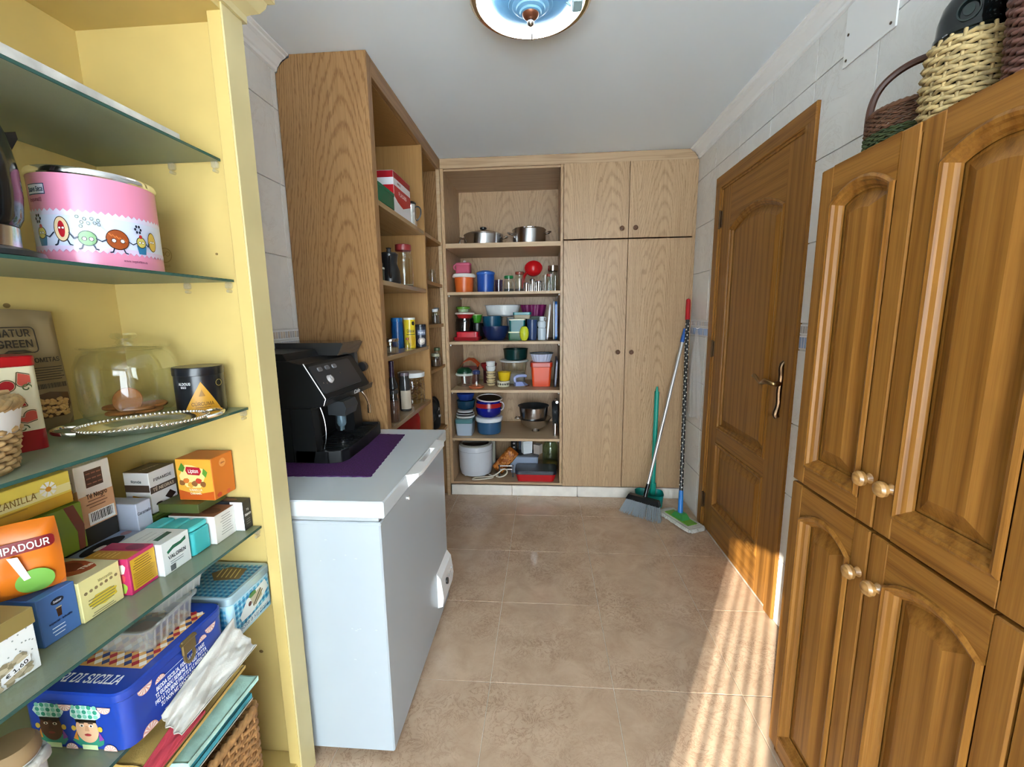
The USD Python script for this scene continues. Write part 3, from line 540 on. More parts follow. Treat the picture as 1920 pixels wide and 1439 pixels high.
P(cm, 'hot_water_tube', tube([(-.805, 1.60, 1.04), (-.803, 1.60, .90)], .006, 8), 'steel')
P(cm, 'knob', mv(rt(lathe([(0, .03), (.018, .03), (.021, .026), (.021, .004), (.018, 0)], 16), 90, (1, 0, 0)), -.79, 1.815, 1.13), 'black_plastic')
tp = Polygon([(-.872, ya), (-.745, ya), (-.706, ya+.015), (-.695, ya+.05), (-.700, 1.60), (-.715, 1.77), (-.728, 1.80), (-.872, 1.805)]).buffer(-.01).buffer(.01, quad_segs=5)
P(cm, 'drip_tray', [mv(ext(tp, .034), 0, 0, MZ), mv(ext(tp.difference(tp.buffer(-.008)), .008), 0, 0, MZ+.034)], 'black_satin', smooth=25)
gr = [mv(flat(oval(.030, .050).difference(oval(.024, .042)), .003), -.765, 1.55, MZ+.034), mv(flat(oval(.016, .026).difference(oval(.011, .019)), .003), -.765, 1.55, MZ+.034)]
P(cm, 'drip_grid', gr+[bx(-.85, -.72, y, y+.003, MZ+.034, MZ+.037) for y in np.arange(1.42, 1.75, .018)], 'black_plastic', smooth=False)
P(cm, 'bean_hopper', [yloft([(-1.05, 1.196), (-.80, 1.196), (-.775, 1.240), (-.785, 1.246), (-1.05, 1.246)], 1.60, 1.785, .003), yloft([(-1.05, 1.05), (-.80, 1.05), (-.80, 1.2), (-1.05, 1.2)], 1.752, 1.783, .003)], 'smoked' if 'smoked' in MAT else 'dark_grey', smooth=20)
P(cm, 'water_tank_lid', [yloft([(-1.05, 1.196), (-.87, 1.196), (-.885, 1.222), (-1.05, 1.226)], ya+.01, 1.60, .003)], 'black_satin', smooth=20)
# ================================================================ colours and small builders
def lin(h):
    v = np.array([int(h[i:i+2], 16) for i in (0, 2, 4)])/255.0
    return tuple(np.where(v <= .04045, v/12.92, ((v+.055)/1.055)**2.4).tolist())
def C(h, rough=0.42, metal=0.0):
    n = f'c_{h}_{int(rough*100)}_{int(metal*10)}'
    if n not in MAT: mat(n, lin(h), rough, metal)
    return n
def deco(par, face, size, items, name='print'):
    """flat print on a face of a box of that size, base-centred at the origin; each item (mesh, colour); u, v from the face's centre"""
    sx_, sy_, sz_ = size
    o = {'+x': (sx_/2, 0, sz_/2), '-y': (0, -sy_/2, sz_/2), '+z': (0, 0, sz_), '-x': (-sx_/2, 0, sz_/2)}[face]
    lay = {}; st_ = min(.00018, .0016/max(1, len(items)))
    for k, (m, h) in enumerate(items): lay.setdefault(h, []).append(mv(m, 0, 0, .0001+st_*k))
    for h, ms in lay.items(): P(par, name, on(face, cat(*ms), o), C(h), smooth=False, kind='stuff' if len(ms) > 1 else None)
def pack(name, label, loc, size, col, rz=0, decals=(), catg='box', group=None, b=.0012):
    t = T(name, label, catg, loc, rz, group); x, y, z = size
    P(t, 'carton', bx(-x/2, x/2, -y/2, y/2, 0, z, b), C(col), smooth=False)
    for face, items in decals: deco(t, face, size, items)
    return t
R_ = lambda w, h, u=0, v=0: flat(sbox(u-w/2, v-h/2, u+w/2, v+h/2), .0002)
O_ = lambda a, b, u=0, v=0: flat(oval(a, b, u, v), .0002)
PG = lambda pts: flat(Polygon(pts), .0002)
def lines(w, n, u, v, pitch, h=.0018, jag=True):
    return cat(*[R_(w*(1-(.3*random.random() if jag else 0)), h, u-(.05*w if jag else 0), v-k*pitch) for k in range(n)])
def bars(w, h, u, v, n=14): return cat(*[R_(w/n*(.3+.5*random.random()), h, u-w/2+w*(k+.5)/n, v) for k in range(n)])
def W_(s, h, u=0, v=0, w=None, bold=True): return txt(s, h, w, bold, .0002, u, v)
def blob(a, b, u, v, n=12, k=.18):
    return PG([(u+a*(1+random.uniform(-k, k))*math.cos(t), v+b*(1+random.uniform(-k, k))*math.sin(t)) for t in np.linspace(0, 2*math.pi, n, endpoint=False)])

# ================================================================ tea boxes on the fourth glass shelf
z4 = GZ[3]
s = (.135, .115, .103)
t = pack('cereal_box', 'white box printed with grains, kraft brown lid, at the left end of the tea shelf', (-.815-.0675, .4995, z4), s, 'e9ecea', decals=[
    ('+x', [(O_(.0012, .0012, random.uniform(-.055, .055), random.uniform(-.045, .03)), '9aa3a0') for _ in range(60)]+[(blob(.006, .004, random.uniform(-.03, .042), random.uniform(-.047, -.012)), random.choice(['b7a98c', 'cabd9f', '8f8468'])) for _ in range(90)]+[(PG([(.005, -.040), (.044, -.030), (.045, -.019), (.006, -.029)]), 'f2f2f2'), (txt('€ 1,60', .006, .030, True, .0003, .026, -.0295, 13), '222222')])])
P(t, 'lid', bx(-s[0]/2-.002, s[0]/2+.002, -s[1]/2-.002, s[1]/2+.002, s[2]-.026, s[2]+.0015, .001), C('8d7a45'), smooth=False)
s = (.135, .060, .088)
pack('coffee_infusion_box', 'blue box with a dark oval emblem and a glass of coffee, tea shelf', (-.85-.0675, .6185, z4), s, '4a74b4', decals=[
    ('+x', [(O_(.010, .006, 0, .026), '1b2236'), (W_('Sabor', .004, 0, .026, .013), 'e6e9ee'), (PG([(-.004, .012), (.004, .012), (.003, -.003), (-.003, -.003)]), '4c2c1a'), (R_(.009, .002, 0, .0135), 'd9c8a2'), (txt('especial · infusión', .0035, .036, True, .0003, 0, -.009), '1f2a52'), (lines(.022, 3, -.004, -.019, .0065), 'dfe8f4')]),
    ('+z', [(R_(.058, .10, 0, 0), '35537f'), (blob(.015, .03, .004, .01), '5f7c9d')])])
s = (.13, .076, .081)
pack('yellow_tea_box', 'pale cream yellow tea box with a yellow leaf, between the blue and the magenta boxes', (-.845-.065, .687, z4), s, 'eadf9c', decals=[
    ('+x', [(blob(.026, .013, .002, -.012), 'e3c73a')]+[(O_(.003, .003, -.028+.0093*k, .013+.0006*k), '8f7b55') for k in range(7)]+[(lines(.050, 4, 0, -.003, .0058), '8f8a5a'), (txt('Manzanilla', .0055, .026, False, .0003, .008, .025), 'a89a63'), (lines(.05, 2, 0, -.031, .004), '9c9670')]),
    ('+z', [(R_(.078, .13, 0, 0), 'd9cfa4'), (blob(.028, .045, .006, .0), 'b4542f'), (blob(.015, .03, .008, .01), '8c3a24'), (txt('Tila', .010, .022, True, .0003, .014, -.022), 'f3ead2')])])
s = (.092, .062, .080)
pack('fruit_tea_box', 'magenta tea box with a yellow back panel and fruits on its end', (-.834-.046, .7598, z4), s, 'c22a63', rz=2, decals=[
    ('+x', [(R_(.056, .066, .002, 0), 'dcae2a')]+[(lines(.046, 6, .002, .027, .0052, .0016), '7a5a14'), (R_(.050, .032, .002, -.015), 'c99a20'), (lines(.046, 6, .002, -.003, .005, .0012), '96711c')]),
    ('-y', [(blob(.010, .010, .030, .018), 'f2e7d5'), (blob(.008, .008, .030, -.002), 'd94f52'), (blob(.009, .011, .030, -.024), 'a6c14a')]),
    ('+z', [(R_(.030, .09, -.016, 0), 'b98524'), (R_(.026, .085, .015, 0), 'a51f55'), (O_(.012, .018, .015, -.02), '7c1d48'), (lines(.02, 5, -.016, .03, .010), 'e9c66b')])])
s = (.102, .072, .074)
pack('valoren_tea_box', 'white tea box with a green ribbon emblem, right of the magenta box', (-.822-.051, .8305, z4), s, 'dfe5e4', decals=[
    ('+x', [(PG([(-.024, .014), (-.008, .022), (.012, .022), (.026, .027), (.026, .019), (.012, .015), (-.008, .014), (-.022, .008)]), '1f6a4c'), (W_('VALOREN', .008, 0, -.001, .046), '39424a'), (lines(.04, 2, 0, -.012, .005), '8e979b'), (R_(.013, .013, -.014, -.027), '565e63')]),
    ('+z', [(PG([(-.020, -.03), (.020, -.026), (.022, -.012), (-.018, -.016)]), '27604a'), (lines(.05, 3, 0, .02, .014), 'b9c1c2')])])
t = T('lidded_case', 'turquoise plastic case with three rounded lids, on the tea shelf beside the green-ribboned box', 'case', (-.82-.062, .8995, z4))
P(t, 'case_body', rslab(.124, .057, .058, .010, .003), C('3fb6b9', .3), smooth=40)
for k in range(3): P(t, 'lid', mv(rslab(.036, .055, .012, .010, .003), -.040+.0405*k, 0, .059), C('55cdd0', .3), smooth=40)
s = (.12, .068, .073)
pack('brown_tea_box', 'white tea box with a brown photograph on its top, left of the black box', (-.809-.06, .9625, z4), s, 'e3e1da', decals=[
    ('+x', [(lines(.040, 8, .006, .026, .0066, .002), 'a7a7a2')]), ('+z', [(R_(.068, .12, 0, 0), '8f5f42'), (blob(.02, .03, 0, .01), 'b78a62'), (O_(.016, .022, -.004, -.03), '6d4430')])])
s = (.10, .030, .080)
pack('black_tea_box', 'narrow black tea box with silver lettering, at the right end of the tea shelf', (-.785-.05, 1.0125, z4), s, '23262b', decals=[
    ('+x', [(W_('Té', .006, 0, .014, .009), 'cfd3d6'), (W_('blanco', .007, 0, .002, .022), 'e2e4e6'), (lines(.018, 3, 0, -.012, .006), '6d7278')]),
    ('-y', [(R_(.034, .079, .032, 0), 'dcdcdc'), (O_(.006, .006, .036, .005), 'f4f4f4')]), ('+z', [(blob(.008, .025, 0, .0), '7a4b44')])])
# second row
pack('olive_tea_box', 'olive green flat tea box directly under the orange name-badge box', (-.8985, .974, z4+.0806), (.105, .092, .0235), '4e5526')
s = (.094, .072, .107)
pack('lipton_tea_box', 'orange tea box with a red name badge and fruits, back right of the tea shelf', (-.866, .988, z4+.1048), s, 'd07220', decals=[
    ('-y', [(R_(.092, .105, 0, 0), 'e8a93a'), (PG([(-.046, -.052), (.046, -.052), (.046, -.030), (.0, -.038), (-.046, -.026)]), 'c9591a'), (blob(.034, .030, -.004, .010), 'f0d58a')]+
        [(blob(.008, .007, -.034+.011*k, -.008+.006*math.sin(k*2)), random.choice(['c8442c', 'e0a23a', '8e5a2c', 'd9772e'])) for k in range(6)]+[(PG([(-.040, .026), (-.030, .044), (-.022, .032), (-.028, .020)]), '4f8a2c'), (PG([(.026, .030), (.036, .020), (.030, .006), (.022, .016)]), '5f9433'), (PG([(-.018, .034), (.016, .032), (.020, .022), (.014, .012), (-.016, .014), (-.021, .024)]), 'b6182b'), (W_('Lipton', .009, -.001, .023, .026), 'f5efe2'), (W_('VANILLA', .006, 0, -.026, .034), 'f3e3c2'), (W_('CARAMEL', .005, 0, -.035, .030), 'f3e3c2')]),
    ('+x', [(O_(.011, .011, .0, .034), 'e39a55'), (W_('Lipton', .004, 0, .034, .014), '8c3a1a'), (blob(.008, .006, -.02, -.044), 'c8442c'), (blob(.007, .005, .010, -.046), 'd05a3a')])])
pack('dark_green_tea_box', 'dark green flat tea box under the white and brown pyramid box', (-.9925, .9665, z4), (.083, .115, .050), '2c3a1e')
pack('green_leaf_tea_box', 'leaf green flat tea box just under the white and brown pyramid box', (-.9925, .9665, z4+.0507), (.083, .115, .029), '5f7434', decals=[('+x', [(lines(.09, 2, 0, .008, .012), '2f3f1c')])])
s = (.066, .074, .105)
pack('pyramid_tea_box', 'white tea box with a dark brown lid, left of the orange box', (-.991, .958, z4+.0805), s, 'e4e2e0', decals=[
    ('-y', [(R_(.064, .018, 0, .012), '4a3a30'), (PG([(-.022, -.050), (.024, -.050), (.024, -.012), (-.014, -.006)]), 'd9952e'), (PG([(-.022, -.050), (.024, -.050), (.024, -.036), (-.020, -.036)]), 'cfc22c'), (W_('Ronda', .006, 0, .030, .026), '23343a')]),
    ('+x', [(R_(.073, .016, 0, .006), '4a3a30'), (W_('TÉ NEGRAS', .008, 0, .006, .060), 'd7c6ae'), (W_('PIRAMIDE', .007, 0, .030, .05), '4c4c4c'), (PG([(.0, -.022), (.016, -.010), (.032, -.024), (.015, -.034)]), '3a2a26'), (O_(.009, .004, -.018, -.032), '3c3432')]),
    ('+z', [(R_(.074, .066, 0, 0), '3f3128'), (W_('Té Negro', .007, 0, .0, .05), 'a08e78')])])
pack('caramel_tea_box', 'pale lilac tea box between the pyramid box and the white and peach carton', (-1.005, .8865, z4+.0), (.12, .037, .13), 'c3cbdf', decals=[('+x', [(W_('Caramelo', .007, 0, .04, .034), '4f5568')])])
s = (.088, .074, .138)
pack('black_tea_carton', 'tall white and peach tea carton with a bar code, back of the tea shelf', (-1.031, .825, z4+.108), s, 'e8e4e0', decals=[
    ('-y', [(PG([(-.044, -.069), (.044, -.069), (.044, .018), (.02, .006), (.026, -.004), (.004, -.010), (.012, -.020), (-.02, -.03), (-.044, -.045)]), 'dcb08a'), (W_('Té Negro', .013, -.002, .052, .066), '1d1d1d'), (W_('Vainilla y Caramelo', .006, 0, .037, .07), '474747'), (W_('Chá Preto', .014, 0, .018, .07), 'b3282d'), (W_('Baunilha e Caramelo', .005, 0, .003, .07), 'b3282d'), (PG([(-.005, -.030), (.016, -.052), (-.002, -.062), (-.022, -.050)]), '59402e'), (W_('x20', .009, .030, -.06), '33271d')]),
    ('+x', [(R_(.073, .070, 0, -.034), 'dba983'), (R_(.036, .038, 0, .036), '4b2f2c')]+[(R_(.009, .003, -.011+.011*(k % 3), .047-.011*(k//3)), '8f5c4e') for k in range(9)]+[(W_('Té Negro', .010, 0, -.002, .044), '3c2418'), (lines(.045, 3, 0, -.013, .007), '7d5338'), (R_(.056, .028, .004, -.052), 'f0efed'), (bars(.048, .020, .004, -.050), '222222')])])
# left back stack
pack('dark_herb_box', 'blackish herb tea box with a green disc, lowest of the left tea stack', (-1.032, .70, z4), (.09, .17, .0885), '23281a', decals=[('+x', [(O_(.018, .018, .05, 0), '4b5f1f')])])
pack('herb_tea_box', 'black tea box under the tall white and peach carton', (-1.031, .825, z4), (.088, .073, .107), '2a2622')
s = (.11, .19, .098)
pack('green_tea_box', 'green tea box with a brown zigzag end, under the yellow chamomile box', (-1.002, .665, z4+.0895), s, '6f8a1f', decals=[
    ('+x', [(PG([(.062, .048), (.080, .048), (.094, .0), (.090, -.048), (.078, -.048), (.080, -.01)]), '6b2f22'), (W_('Verde', .012, -.035, .026, .045), '3c5216'), (lines(.10, 6, -.005, .008, .008, .0022), '44591a')])])
s = (.10, .17, .066)
pack('chamomile_box', 'yellow chamomile box with a daisy, on top of the green tea box', (-1.008, .672, z4+.1885), s, 'e8cf57', decals=[
    ('+x', [(R_(.168, .022, 0, -.021), 'd9a82a'), (R_(.168, .016, 0, .002), 'f2e6a4')]+[(PG([(.045+.014*math.cos(a)+.004*math.cos(a+1.57), .010+.014*math.sin(a)+.004*math.sin(a+1.57)), (.045, .010), (.045+.014*math.cos(a)-.004*math.cos(a+1.57), .010+.014*math.sin(a)-.004*math.sin(a+1.57))]), 'f6f4ec') for a in np.linspace(0, 6.28, 9)[:-1]]+[(O_(.005, .005, .045, .010), 'd9962a'), (W_('MANZANILLA', .013, -.022, .006, .092, False), '8a6a1a'), (lines(.08, 1, -.02, -.012, .01), 'a9862a')])])
t = T('tea_pouch', 'orange padded tea pouch with a dark red name band and a green apple', 'pouch', (-.888, .604, z4+.0892), -40)
def pillow(w, h, d, n=12, seed=3):
    us, vs = np.meshgrid(np.linspace(-1, 1, n), np.linspace(-1, 1, n)); b = np.clip((1-us**4)*(1-vs**4), 0, 1)**.6
    nz = (meshkit.noise(np.stack([us*2.5, vs*2.5, 0*us], -1), seed)-.5)*d*.3*b
    rr = 1-.04*(us**2*vs**2)*1.0
    F = lambda s_: np.stack([s_*(d/2*b)+nz, us*w/2*rr, (vs*rr+1)*h/2], -1).reshape(-1, 3)
    v = np.vstack([F(1), F(-1)]); f = []
    for i in range(n-1):
        for j in range(n-1):
            a, b_, c, e = i*n+j, i*n+j+1, (i+1)*n+j+1, (i+1)*n+j
            f += [(a, b_, c), (a, c, e), (n*n+a, n*n+c, n*n+b_), (n*n+a, n*n+e, n*n+c)]
    return trimesh.Trimesh(v, f, process=False)
P(t, 'pouch_body', pillow(.104, .130, .032), C('d9741a', .35), smooth=True)
def stick(m, w, h, d, lift=.0016, n=None):
    """lays a flat decal (u, v) on the bulging +x side of a pillow of that size"""
    m = m.copy(); u, v, q = m.vertices.T
    if n: pass
    b = np.clip((1-np.clip(2*u/w, -1, 1)**4)*(1-np.clip(2*v/h, -1, 1)**4), 0, 1)**.6
    m.vertices = np.stack([d/2*b+lift+q, u, v+h/2], -1); return m
def sub(m, e): 
    v, f = trimesh.remesh.subdivide_to_size(m.vertices, m.faces, e); return trimesh.Trimesh(v, f, process=False)
D3 = (.104, .130, .032)
P(t, 'name_band', stick(sub(flat(rrect(.092, .021, .007, 0, .027)), .012), *D3, lift=.003), C('7d1119'), smooth=True)
P(t, 'lettering', stick(W_('POMPADOUR', .012, 0, .027, .080), *D3, lift=.0045), C('f3ece0'), smooth=False)
P(t, 'apple_print', stick(sub(O_(.023, .022, .016, -.038), .012), *D3, lift=.003), C('76b04a'), smooth=True)
P(t, 'spoon_print', stick(sub(PG([(-.01, .014), (.002, .012), (.012, -.03), (.004, -.032)]), .012), *D3, lift=.004), C('e9e2d8'), smooth=True)
s = (.045, .12, .118)
pack('pale_blue_box', 'pale blue upright box cut by the left picture edge, on the tea shelf', (-.905, .490, z4+.1052), s, '8fb4cc', decals=[('+x', [(W_('ABE', .015, .034, .020, .044), 'e6eef2'), (R_(.118, .010, 0, .052), '9a3b46'), (lines(.05, 3, .02, -.01, .012), 'c7d9e3')])])
s = (.12, .20, .062)
t = pack('pale_blue_flat_box', 'pale lilac blue flat tea box lying behind the fruit tea box', (-.957, .805, z4), (.058, .118, .068), '9db0cf', decals=[('+z', [(O_(.045, .022, -.01, 0), '22242c'), (blob(.012, .007, -.02, -.004), 'e6e6e2'), (O_(.010, .010, .046, .004), 'b9898f')])])
# ================================================================ jars and tins on the third glass shelf
z3 = GZ[2]
glass('jar_glass', (0.95, 0.97, 0.93), 0.05, 0.9); glass('green_glass', (0.75, 0.88, 0.78), 0.06, 0.5)
t = T('cookie_jar', 'large glass cookie jar with a knobbed lid, middle of the third glass shelf', 'jar', (-.977, .932, z3))
P(t, 'jar_body', lathe([(0, .004), (.075, .004), (.088, .010), (.094, .03), (.095, .10), (.093, .125), (.084, .148), (.076, .156), (.079, .160)], 40), 'jar_glass', smooth=50)
P(t, 'jar_lid', lathe([(.078, .161), (.083, .162), (.084, .166), (.080, .169), (.050, .171), (.018, .174), (.014, .180), (.022, .184), (.025, .190), (.022, .196), (0, .198)], 40), 'jar_glass', smooth=50)
for k in range(7):
    a = k*2.4; st = k % 3
    P(t, 'biscuit', mv(rt(cyl(.030, 0, .007, 20, b=.002), 78 if k == 6 else random.uniform(-4, 4), (1, .3, 0)), .034*math.cos(a) if k < 6 else .02, .034*math.sin(a) if k < 6 else -.03, .011+.0078*(k//3)+.0 if k < 6 else .042), C('a96a35', .8))
t = T('spice_tin', 'black round tin with a gold triangle label, right of the cookie jar', 'tin', (-.829, .962, z3))
P(t, 'tin_body', lathe([(0, .001), (0.0485, .001), (.050, .003), (.050, .095), (0.0485, .097), (0, .097)], 36), C('14171c', .25), smooth=40)
P(t, 'lid', lathe([(.0495, .095), (.0515, .096), (.0515, .112), (.050, .115), (0, .115)], 36), C('14171c', .25), smooth=40)
def wrap(m, r, a0=0.0, lift=.0004, e=.006):
    """bends a flat decal (u along the rim, v up) round an upright cylinder; a0 = degrees of the decal's middle"""
    m = sub(m, e) if e else m.copy(); u, v, q = m.vertices.T; a = math.radians(a0)+u/r; R = r+lift+q
    m.vertices = np.stack([R*np.cos(a), R*np.sin(a), v], -1); return m
def wdeco(par, r, a0, items, name='print', rough=.42):
    for k, (m, h) in enumerate(items): P(par, name, wrap(m, r, a0, .0003+.0003*k), C(h, rough), smooth=True)
wdeco(t, .050, -48, [(PG([(-.044, .002), (.044, .002), (.0, .082)]), 'c08a24'), (W_('CÚRCUMA', .008, 0, .030, .044), '6f4a10'), (R_(.03, .0012, 0, .022), '6f4a10'), (W_('ALDOUS', .006, -.032, .078, .026), 'd5d7d8'), (W_('BIO', .005, -.034, .070), 'd5d7d8'), (flat(oval(.008, .008, .038, .076).difference(oval(.0068, .0068, .038, .076))), '8a7a3a'), (PG([(-.006, .048), (.006, .048), (.0, .064)]), '8f641a')])
t = T('oval_tray', 'ornate oval silver tray with pierced handles, at the front of the third glass shelf', 'tray', (-.833, .815, z3), -45)
def oring(a, b, z, n=56, wob=0.0): 
    g = np.arange(n)*2*math.pi/n; k = 1+wob*np.cos(g*28); return np.stack([a*k*np.cos(g), b*k*np.sin(g), np.full(n, z)], -1)
TA, TB = .078, .110
ma, m_ = (TA, TB)
tr = loft([oring(ma*.62, m_*.66, .003), oring(ma*.66, m_*.70, .004), oring(ma*.80, m_*.83, .011), oring(ma*.97, m_*.97, .0165, wob=.01), oring(ma, m_, .015, wob=.018), oring(ma*.97, m_*.97, .0145, wob=.01), oring(ma*.80, m_*.83, .008), oring(ma*.66, m_*.70, .001), oring(ma*.6, m_*.65, .0)])
P(t, 'tray_dish', tr, 'silver', smooth=50)
P(t, 'beaded_rim', cat(*[mv(trimesh.creation.icosphere(1, .0034), ma*.985*math.cos(a), m_*.985*math.sin(a), .0165) for a in np.arange(84)*2*math.pi/84]), 'silver', smooth=True, kind='stuff')
for sgn in (-1, 1):
    P(t, 'handle', tube(spline([(-.035, sgn*m_*.93, .014), (-.028, sgn*(m_+.018), .018), (0, sgn*(m_+.026), .019), (.028, sgn*(m_+.018), .018), (.035, sgn*m_*.93, .014)], 18), .0042, 8), 'silver')
# popcorn bag
t = T('popcorn_bag', 'kraft paper bag of popcorn kernels with a window, leaning behind the paisley tin', 'bag', (-1.043, .772, z3), -4)
bag = pillow(.16, .25, .036, 16, 5); bag.vertices[:, 0] += -.012*(bag.vertices[:, 2]/.25); bag.vertices[:, 1] *= 1+.06*np.sin(bag.vertices[:, 2]*30)*0.2
P(t, 'paper', bag, C('8f7b57', .8), smooth=True)
D4 = (.16, .25, .036)
def tilt(m): m = m.copy(); m.vertices[:, 0] += -.012*(m.vertices[:, 2]/.25)+.0035; return m
fr = rrect(.072, .052, .008, -.008, .064)
P(t, 'print', [tilt(stick(sub(flat(fr.difference(fr.buffer(-.002))), .02), *D4)), tilt(stick(W_('NATUR', .014, -.008, .078, .054), *D4)), tilt(stick(W_('GREEN', .014, -.008, .057, .056), *D4)), tilt(stick(W_('PARA PALOMITAS', .009, .012, .022, .098), *D4)), tilt(stick(lines(.07, 6, .035, .006, .005, .0015), *D4)), tilt(stick(bars(.06, .010, .035, -.032, 22), *D4)), tilt(stick(PG([(-.034, .036), (-.02, .045), (.005, .045), (.022, .037), (0, .041), (-.02, .041)]), *D4))], C('33291c', .7), smooth=False)
P(t, 'window', tilt(stick(sub(PG([(-.02, -.098), (.055, -.098), (.066, -.075), (.064, -.050), (.03, -.044), (-.01, -.052), (-.02, -.07)]), .012), *D4, lift=.002)), C('5f4326', .3), smooth=True)
ker = []
for k in range(95):
    u, v = random.uniform(-.014, .058), random.uniform(-.095, -.058)
    ker.append(tilt(stick(mv(sc(trimesh.creation.icosphere(1, .0042), 1, .85, .6), u, v, 0), *D4, lift=.003)))
P(t, 'kernels', cat(*ker), C('c79a58', .4), smooth=True, kind='stuff')
# paisley tin
t = T('paisley_tin', 'cream storage tin with red hearts, paisley swirls and red bands, third glass shelf', 'tin', (-.955, .650, z3), -20)
s = (.095, .11, .165)
P(t, 'tin_body', rslab(.095, .11, .150, .012, .002), C('d9cfae', .3), smooth=40)
P(t, 'lid', mv(rslab(.098, .113, .018, .013, .002), 0, 0, .149), C('a3121a', .25), smooth=40)
P(t, 'base_band', mv(rslab(.0958, .1108, .036, .0124, .0003), 0, 0, .0), C('8c1219', .3), smooth=40)
heart = unary_union([Point(-.0055, .004).buffer(.0065), Point(.0055, .004).buffer(.0065), Polygon([(-.0112, .001), (.0112, .001), (0, -.013)])])
pais = unary_union([Point(0, 0).buffer(.009), Polygon([(-.0085, .003), (.004, .008), (.012, .016), (.004, .017), (-.004, .013)])]).buffer(.002).buffer(-.002)
def pat(hw):
    it = []; fr_ = sbox(-hw, -.046, hw, .066)
    for k, (u, v) in enumerate([(-.045, .03), (-.015, .045), (.02, .035), (.048, .045), (-.04, -.005), (-.008, .012), (.03, .005), (.05, -.02), (-.02, -.025), (.015, -.03), (-.05, -.032)]):
        sh_ = heart if k % 3 == 0 else pais
        g_ = affinity.translate(affinity.rotate(affinity.scale(sh_, .95, .95, origin=(0, 0)), k*70, origin=(0, 0)), u*hw/.058, v)
        o_ = g_.area; g_ = g_.intersection(fr_)
        if g_.area < .75*o_: continue
        it += [(flat(g_.buffer(.0022).difference(g_.buffer(.0008)).intersection(fr_), .0003), '5d4a2b'), (flat(g_, .0003), 'a5161f' if k % 2 == 0 else 'b8493a')]
    for k in range(9):
        u, v = -.05+.0125*k, .055*math.sin(k*1.9)*.8; ar = LineString([(u+.007*math.cos(a)*(1-a/9), v+.007*math.sin(a)*(1-a/9)) for a in np.linspace(0, 6, 14)]).buffer(.0009).intersection(fr_)
        if ar.area > 1e-6: it.append((flat(ar, .0003), '4c5a2a'))
    return it
deco(t, '+x', (.095, .11, .165), pat(.044)); deco(t, '-y', (.095, .11, .165), pat(.036))
# basket with lace
mat('wicker_light', (0.46, 0.30, 0.13), 0.7, vary=0.35, vscale=60); mat('wicker_honey', (0.40, 0.20, 0.07), 0.65, vary=0.35, vscale=60); mat('wicker_straw', (0.50, 0.37, 0.17), 0.6, vary=0.4, vscale=70); mat('wicker_plum', (0.16, 0.07, 0.055), 0.6, vary=0.3, vscale=50); mat('wicker_brown', (0.14, 0.06, 0.03), 0.6, vary=0.4, vscale=50); mat('wicker_green', (0.06, 0.085, 0.03), 0.6, vary=0.4, vscale=60); mat('lace', (0.85, 0.85, 0.86), 0.9)
def weave(ringf, z0, z1, rows, stakes, r, per=14, amp=.0035, closed=True):
    """horizontal strands that pass in front of and behind upright stakes; ringf(z, t) -> (x, y, nx, ny)"""
    out = []
    n = stakes*2*3
    for k in range(rows):
        z = z0+(z1-z0)*(k+.5)/rows; pts = []
        for q in range(n):
            tt = q/n; x, y, nx, ny = ringf(z, tt); o = amp*math.cos(math.pi*tt*stakes*2+math.pi*(k % 2))
            pts.append((x+nx*o, y+ny*o, z+.0012*math.sin(q*1.7+k)))
        out.append(tube(pts, r, 5, closed=True))
    return out
def oval_ring(a0, b0, a1, b1, zt):
    def f(z, t):
        k = max(0, min(1, z/zt)); a, b = a0+(a1-a0)*k, b0+(b1-b0)*k; g = t*2*math.pi
        return a*math.cos(g), b*math.sin(g), math.cos(g), math.sin(g)
    return f
t = T('bread_basket', 'small wicker basket with a white lace band, left on the third glass shelf', 'basket', (-.842, .500, z3))
f = oval_ring(.050, .085, .068, .105, .115)
P(t, 'woven_side', weave(f, .004, .07, 8, 20, .0045), 'wicker_light', smooth=True)
P(t, 'lace_band', strips([np.array([(f(z, q/40)[0]*1.06, f(z, q/40)[1]*1.04, z+.002*(q % 2)*(e)) for q in range(40)]) for z, e in ((.062, -1), (.068, 0), (.092, 0), (.097, 1))]), 'lace', smooth=True)
P(t, 'rim', [tube([(f(.108, q/36)[0]+.003*math.cos(q*2.1+o), f(.108, q/36)[1], .104+.006*math.sin(q*2.1+o)) for q in range(36)], .0055, 6, closed=True) for o in (0, 2.1, 4.2)], 'wicker_light', smooth=True)
P(t, 'bottom', mv(ext(oval(.05, .085), .004), 0, 0, 0), 'wicker_light', smooth=False)
for k in range(3): P(t, 'stick', tube([(.02*k-.03, -.10, .118+.004*k), (.02*k-.02, .02, .122), (.015*k-.02, .095, .118)], .004, 6), C('b99566', .6))
# ================================================================ second glass shelf: pink tin, black appliance
z2 = GZ[1]
t = T('pink_biscuit_tin', 'pink oval tin printed with cakes holding hands, on the second glass shelf', 'tin', (-.868, .817, z2), 0)
PA, PB = .085, .095
def oval_wrap(m, lift=.0005, e=.006):
    m = sub(m, e); u, v, q = m.vertices.T
    g = np.linspace(-math.pi, math.pi, 721); px, py = PA*np.cos(g), PB*np.sin(g); sl = np.r_[0, np.cumsum(np.hypot(np.diff(px), np.diff(py)))]; sl -= np.interp(math.radians(-50), g, sl); u = u*.82
    a = np.interp(u, sl, g); R = 1+(lift+q)/.09
    m.vertices = np.stack([PA*R*np.cos(a), PB*R*np.sin(a), v], -1); return m
g64 = 64
P(t, 'tin_body', loft([oring(PA*.985, PB*.985, 0, g64), oring(PA, PB, .004, g64), oring(PA, PB, .162, g64)]), C('e58fb0', .22), smooth=40)
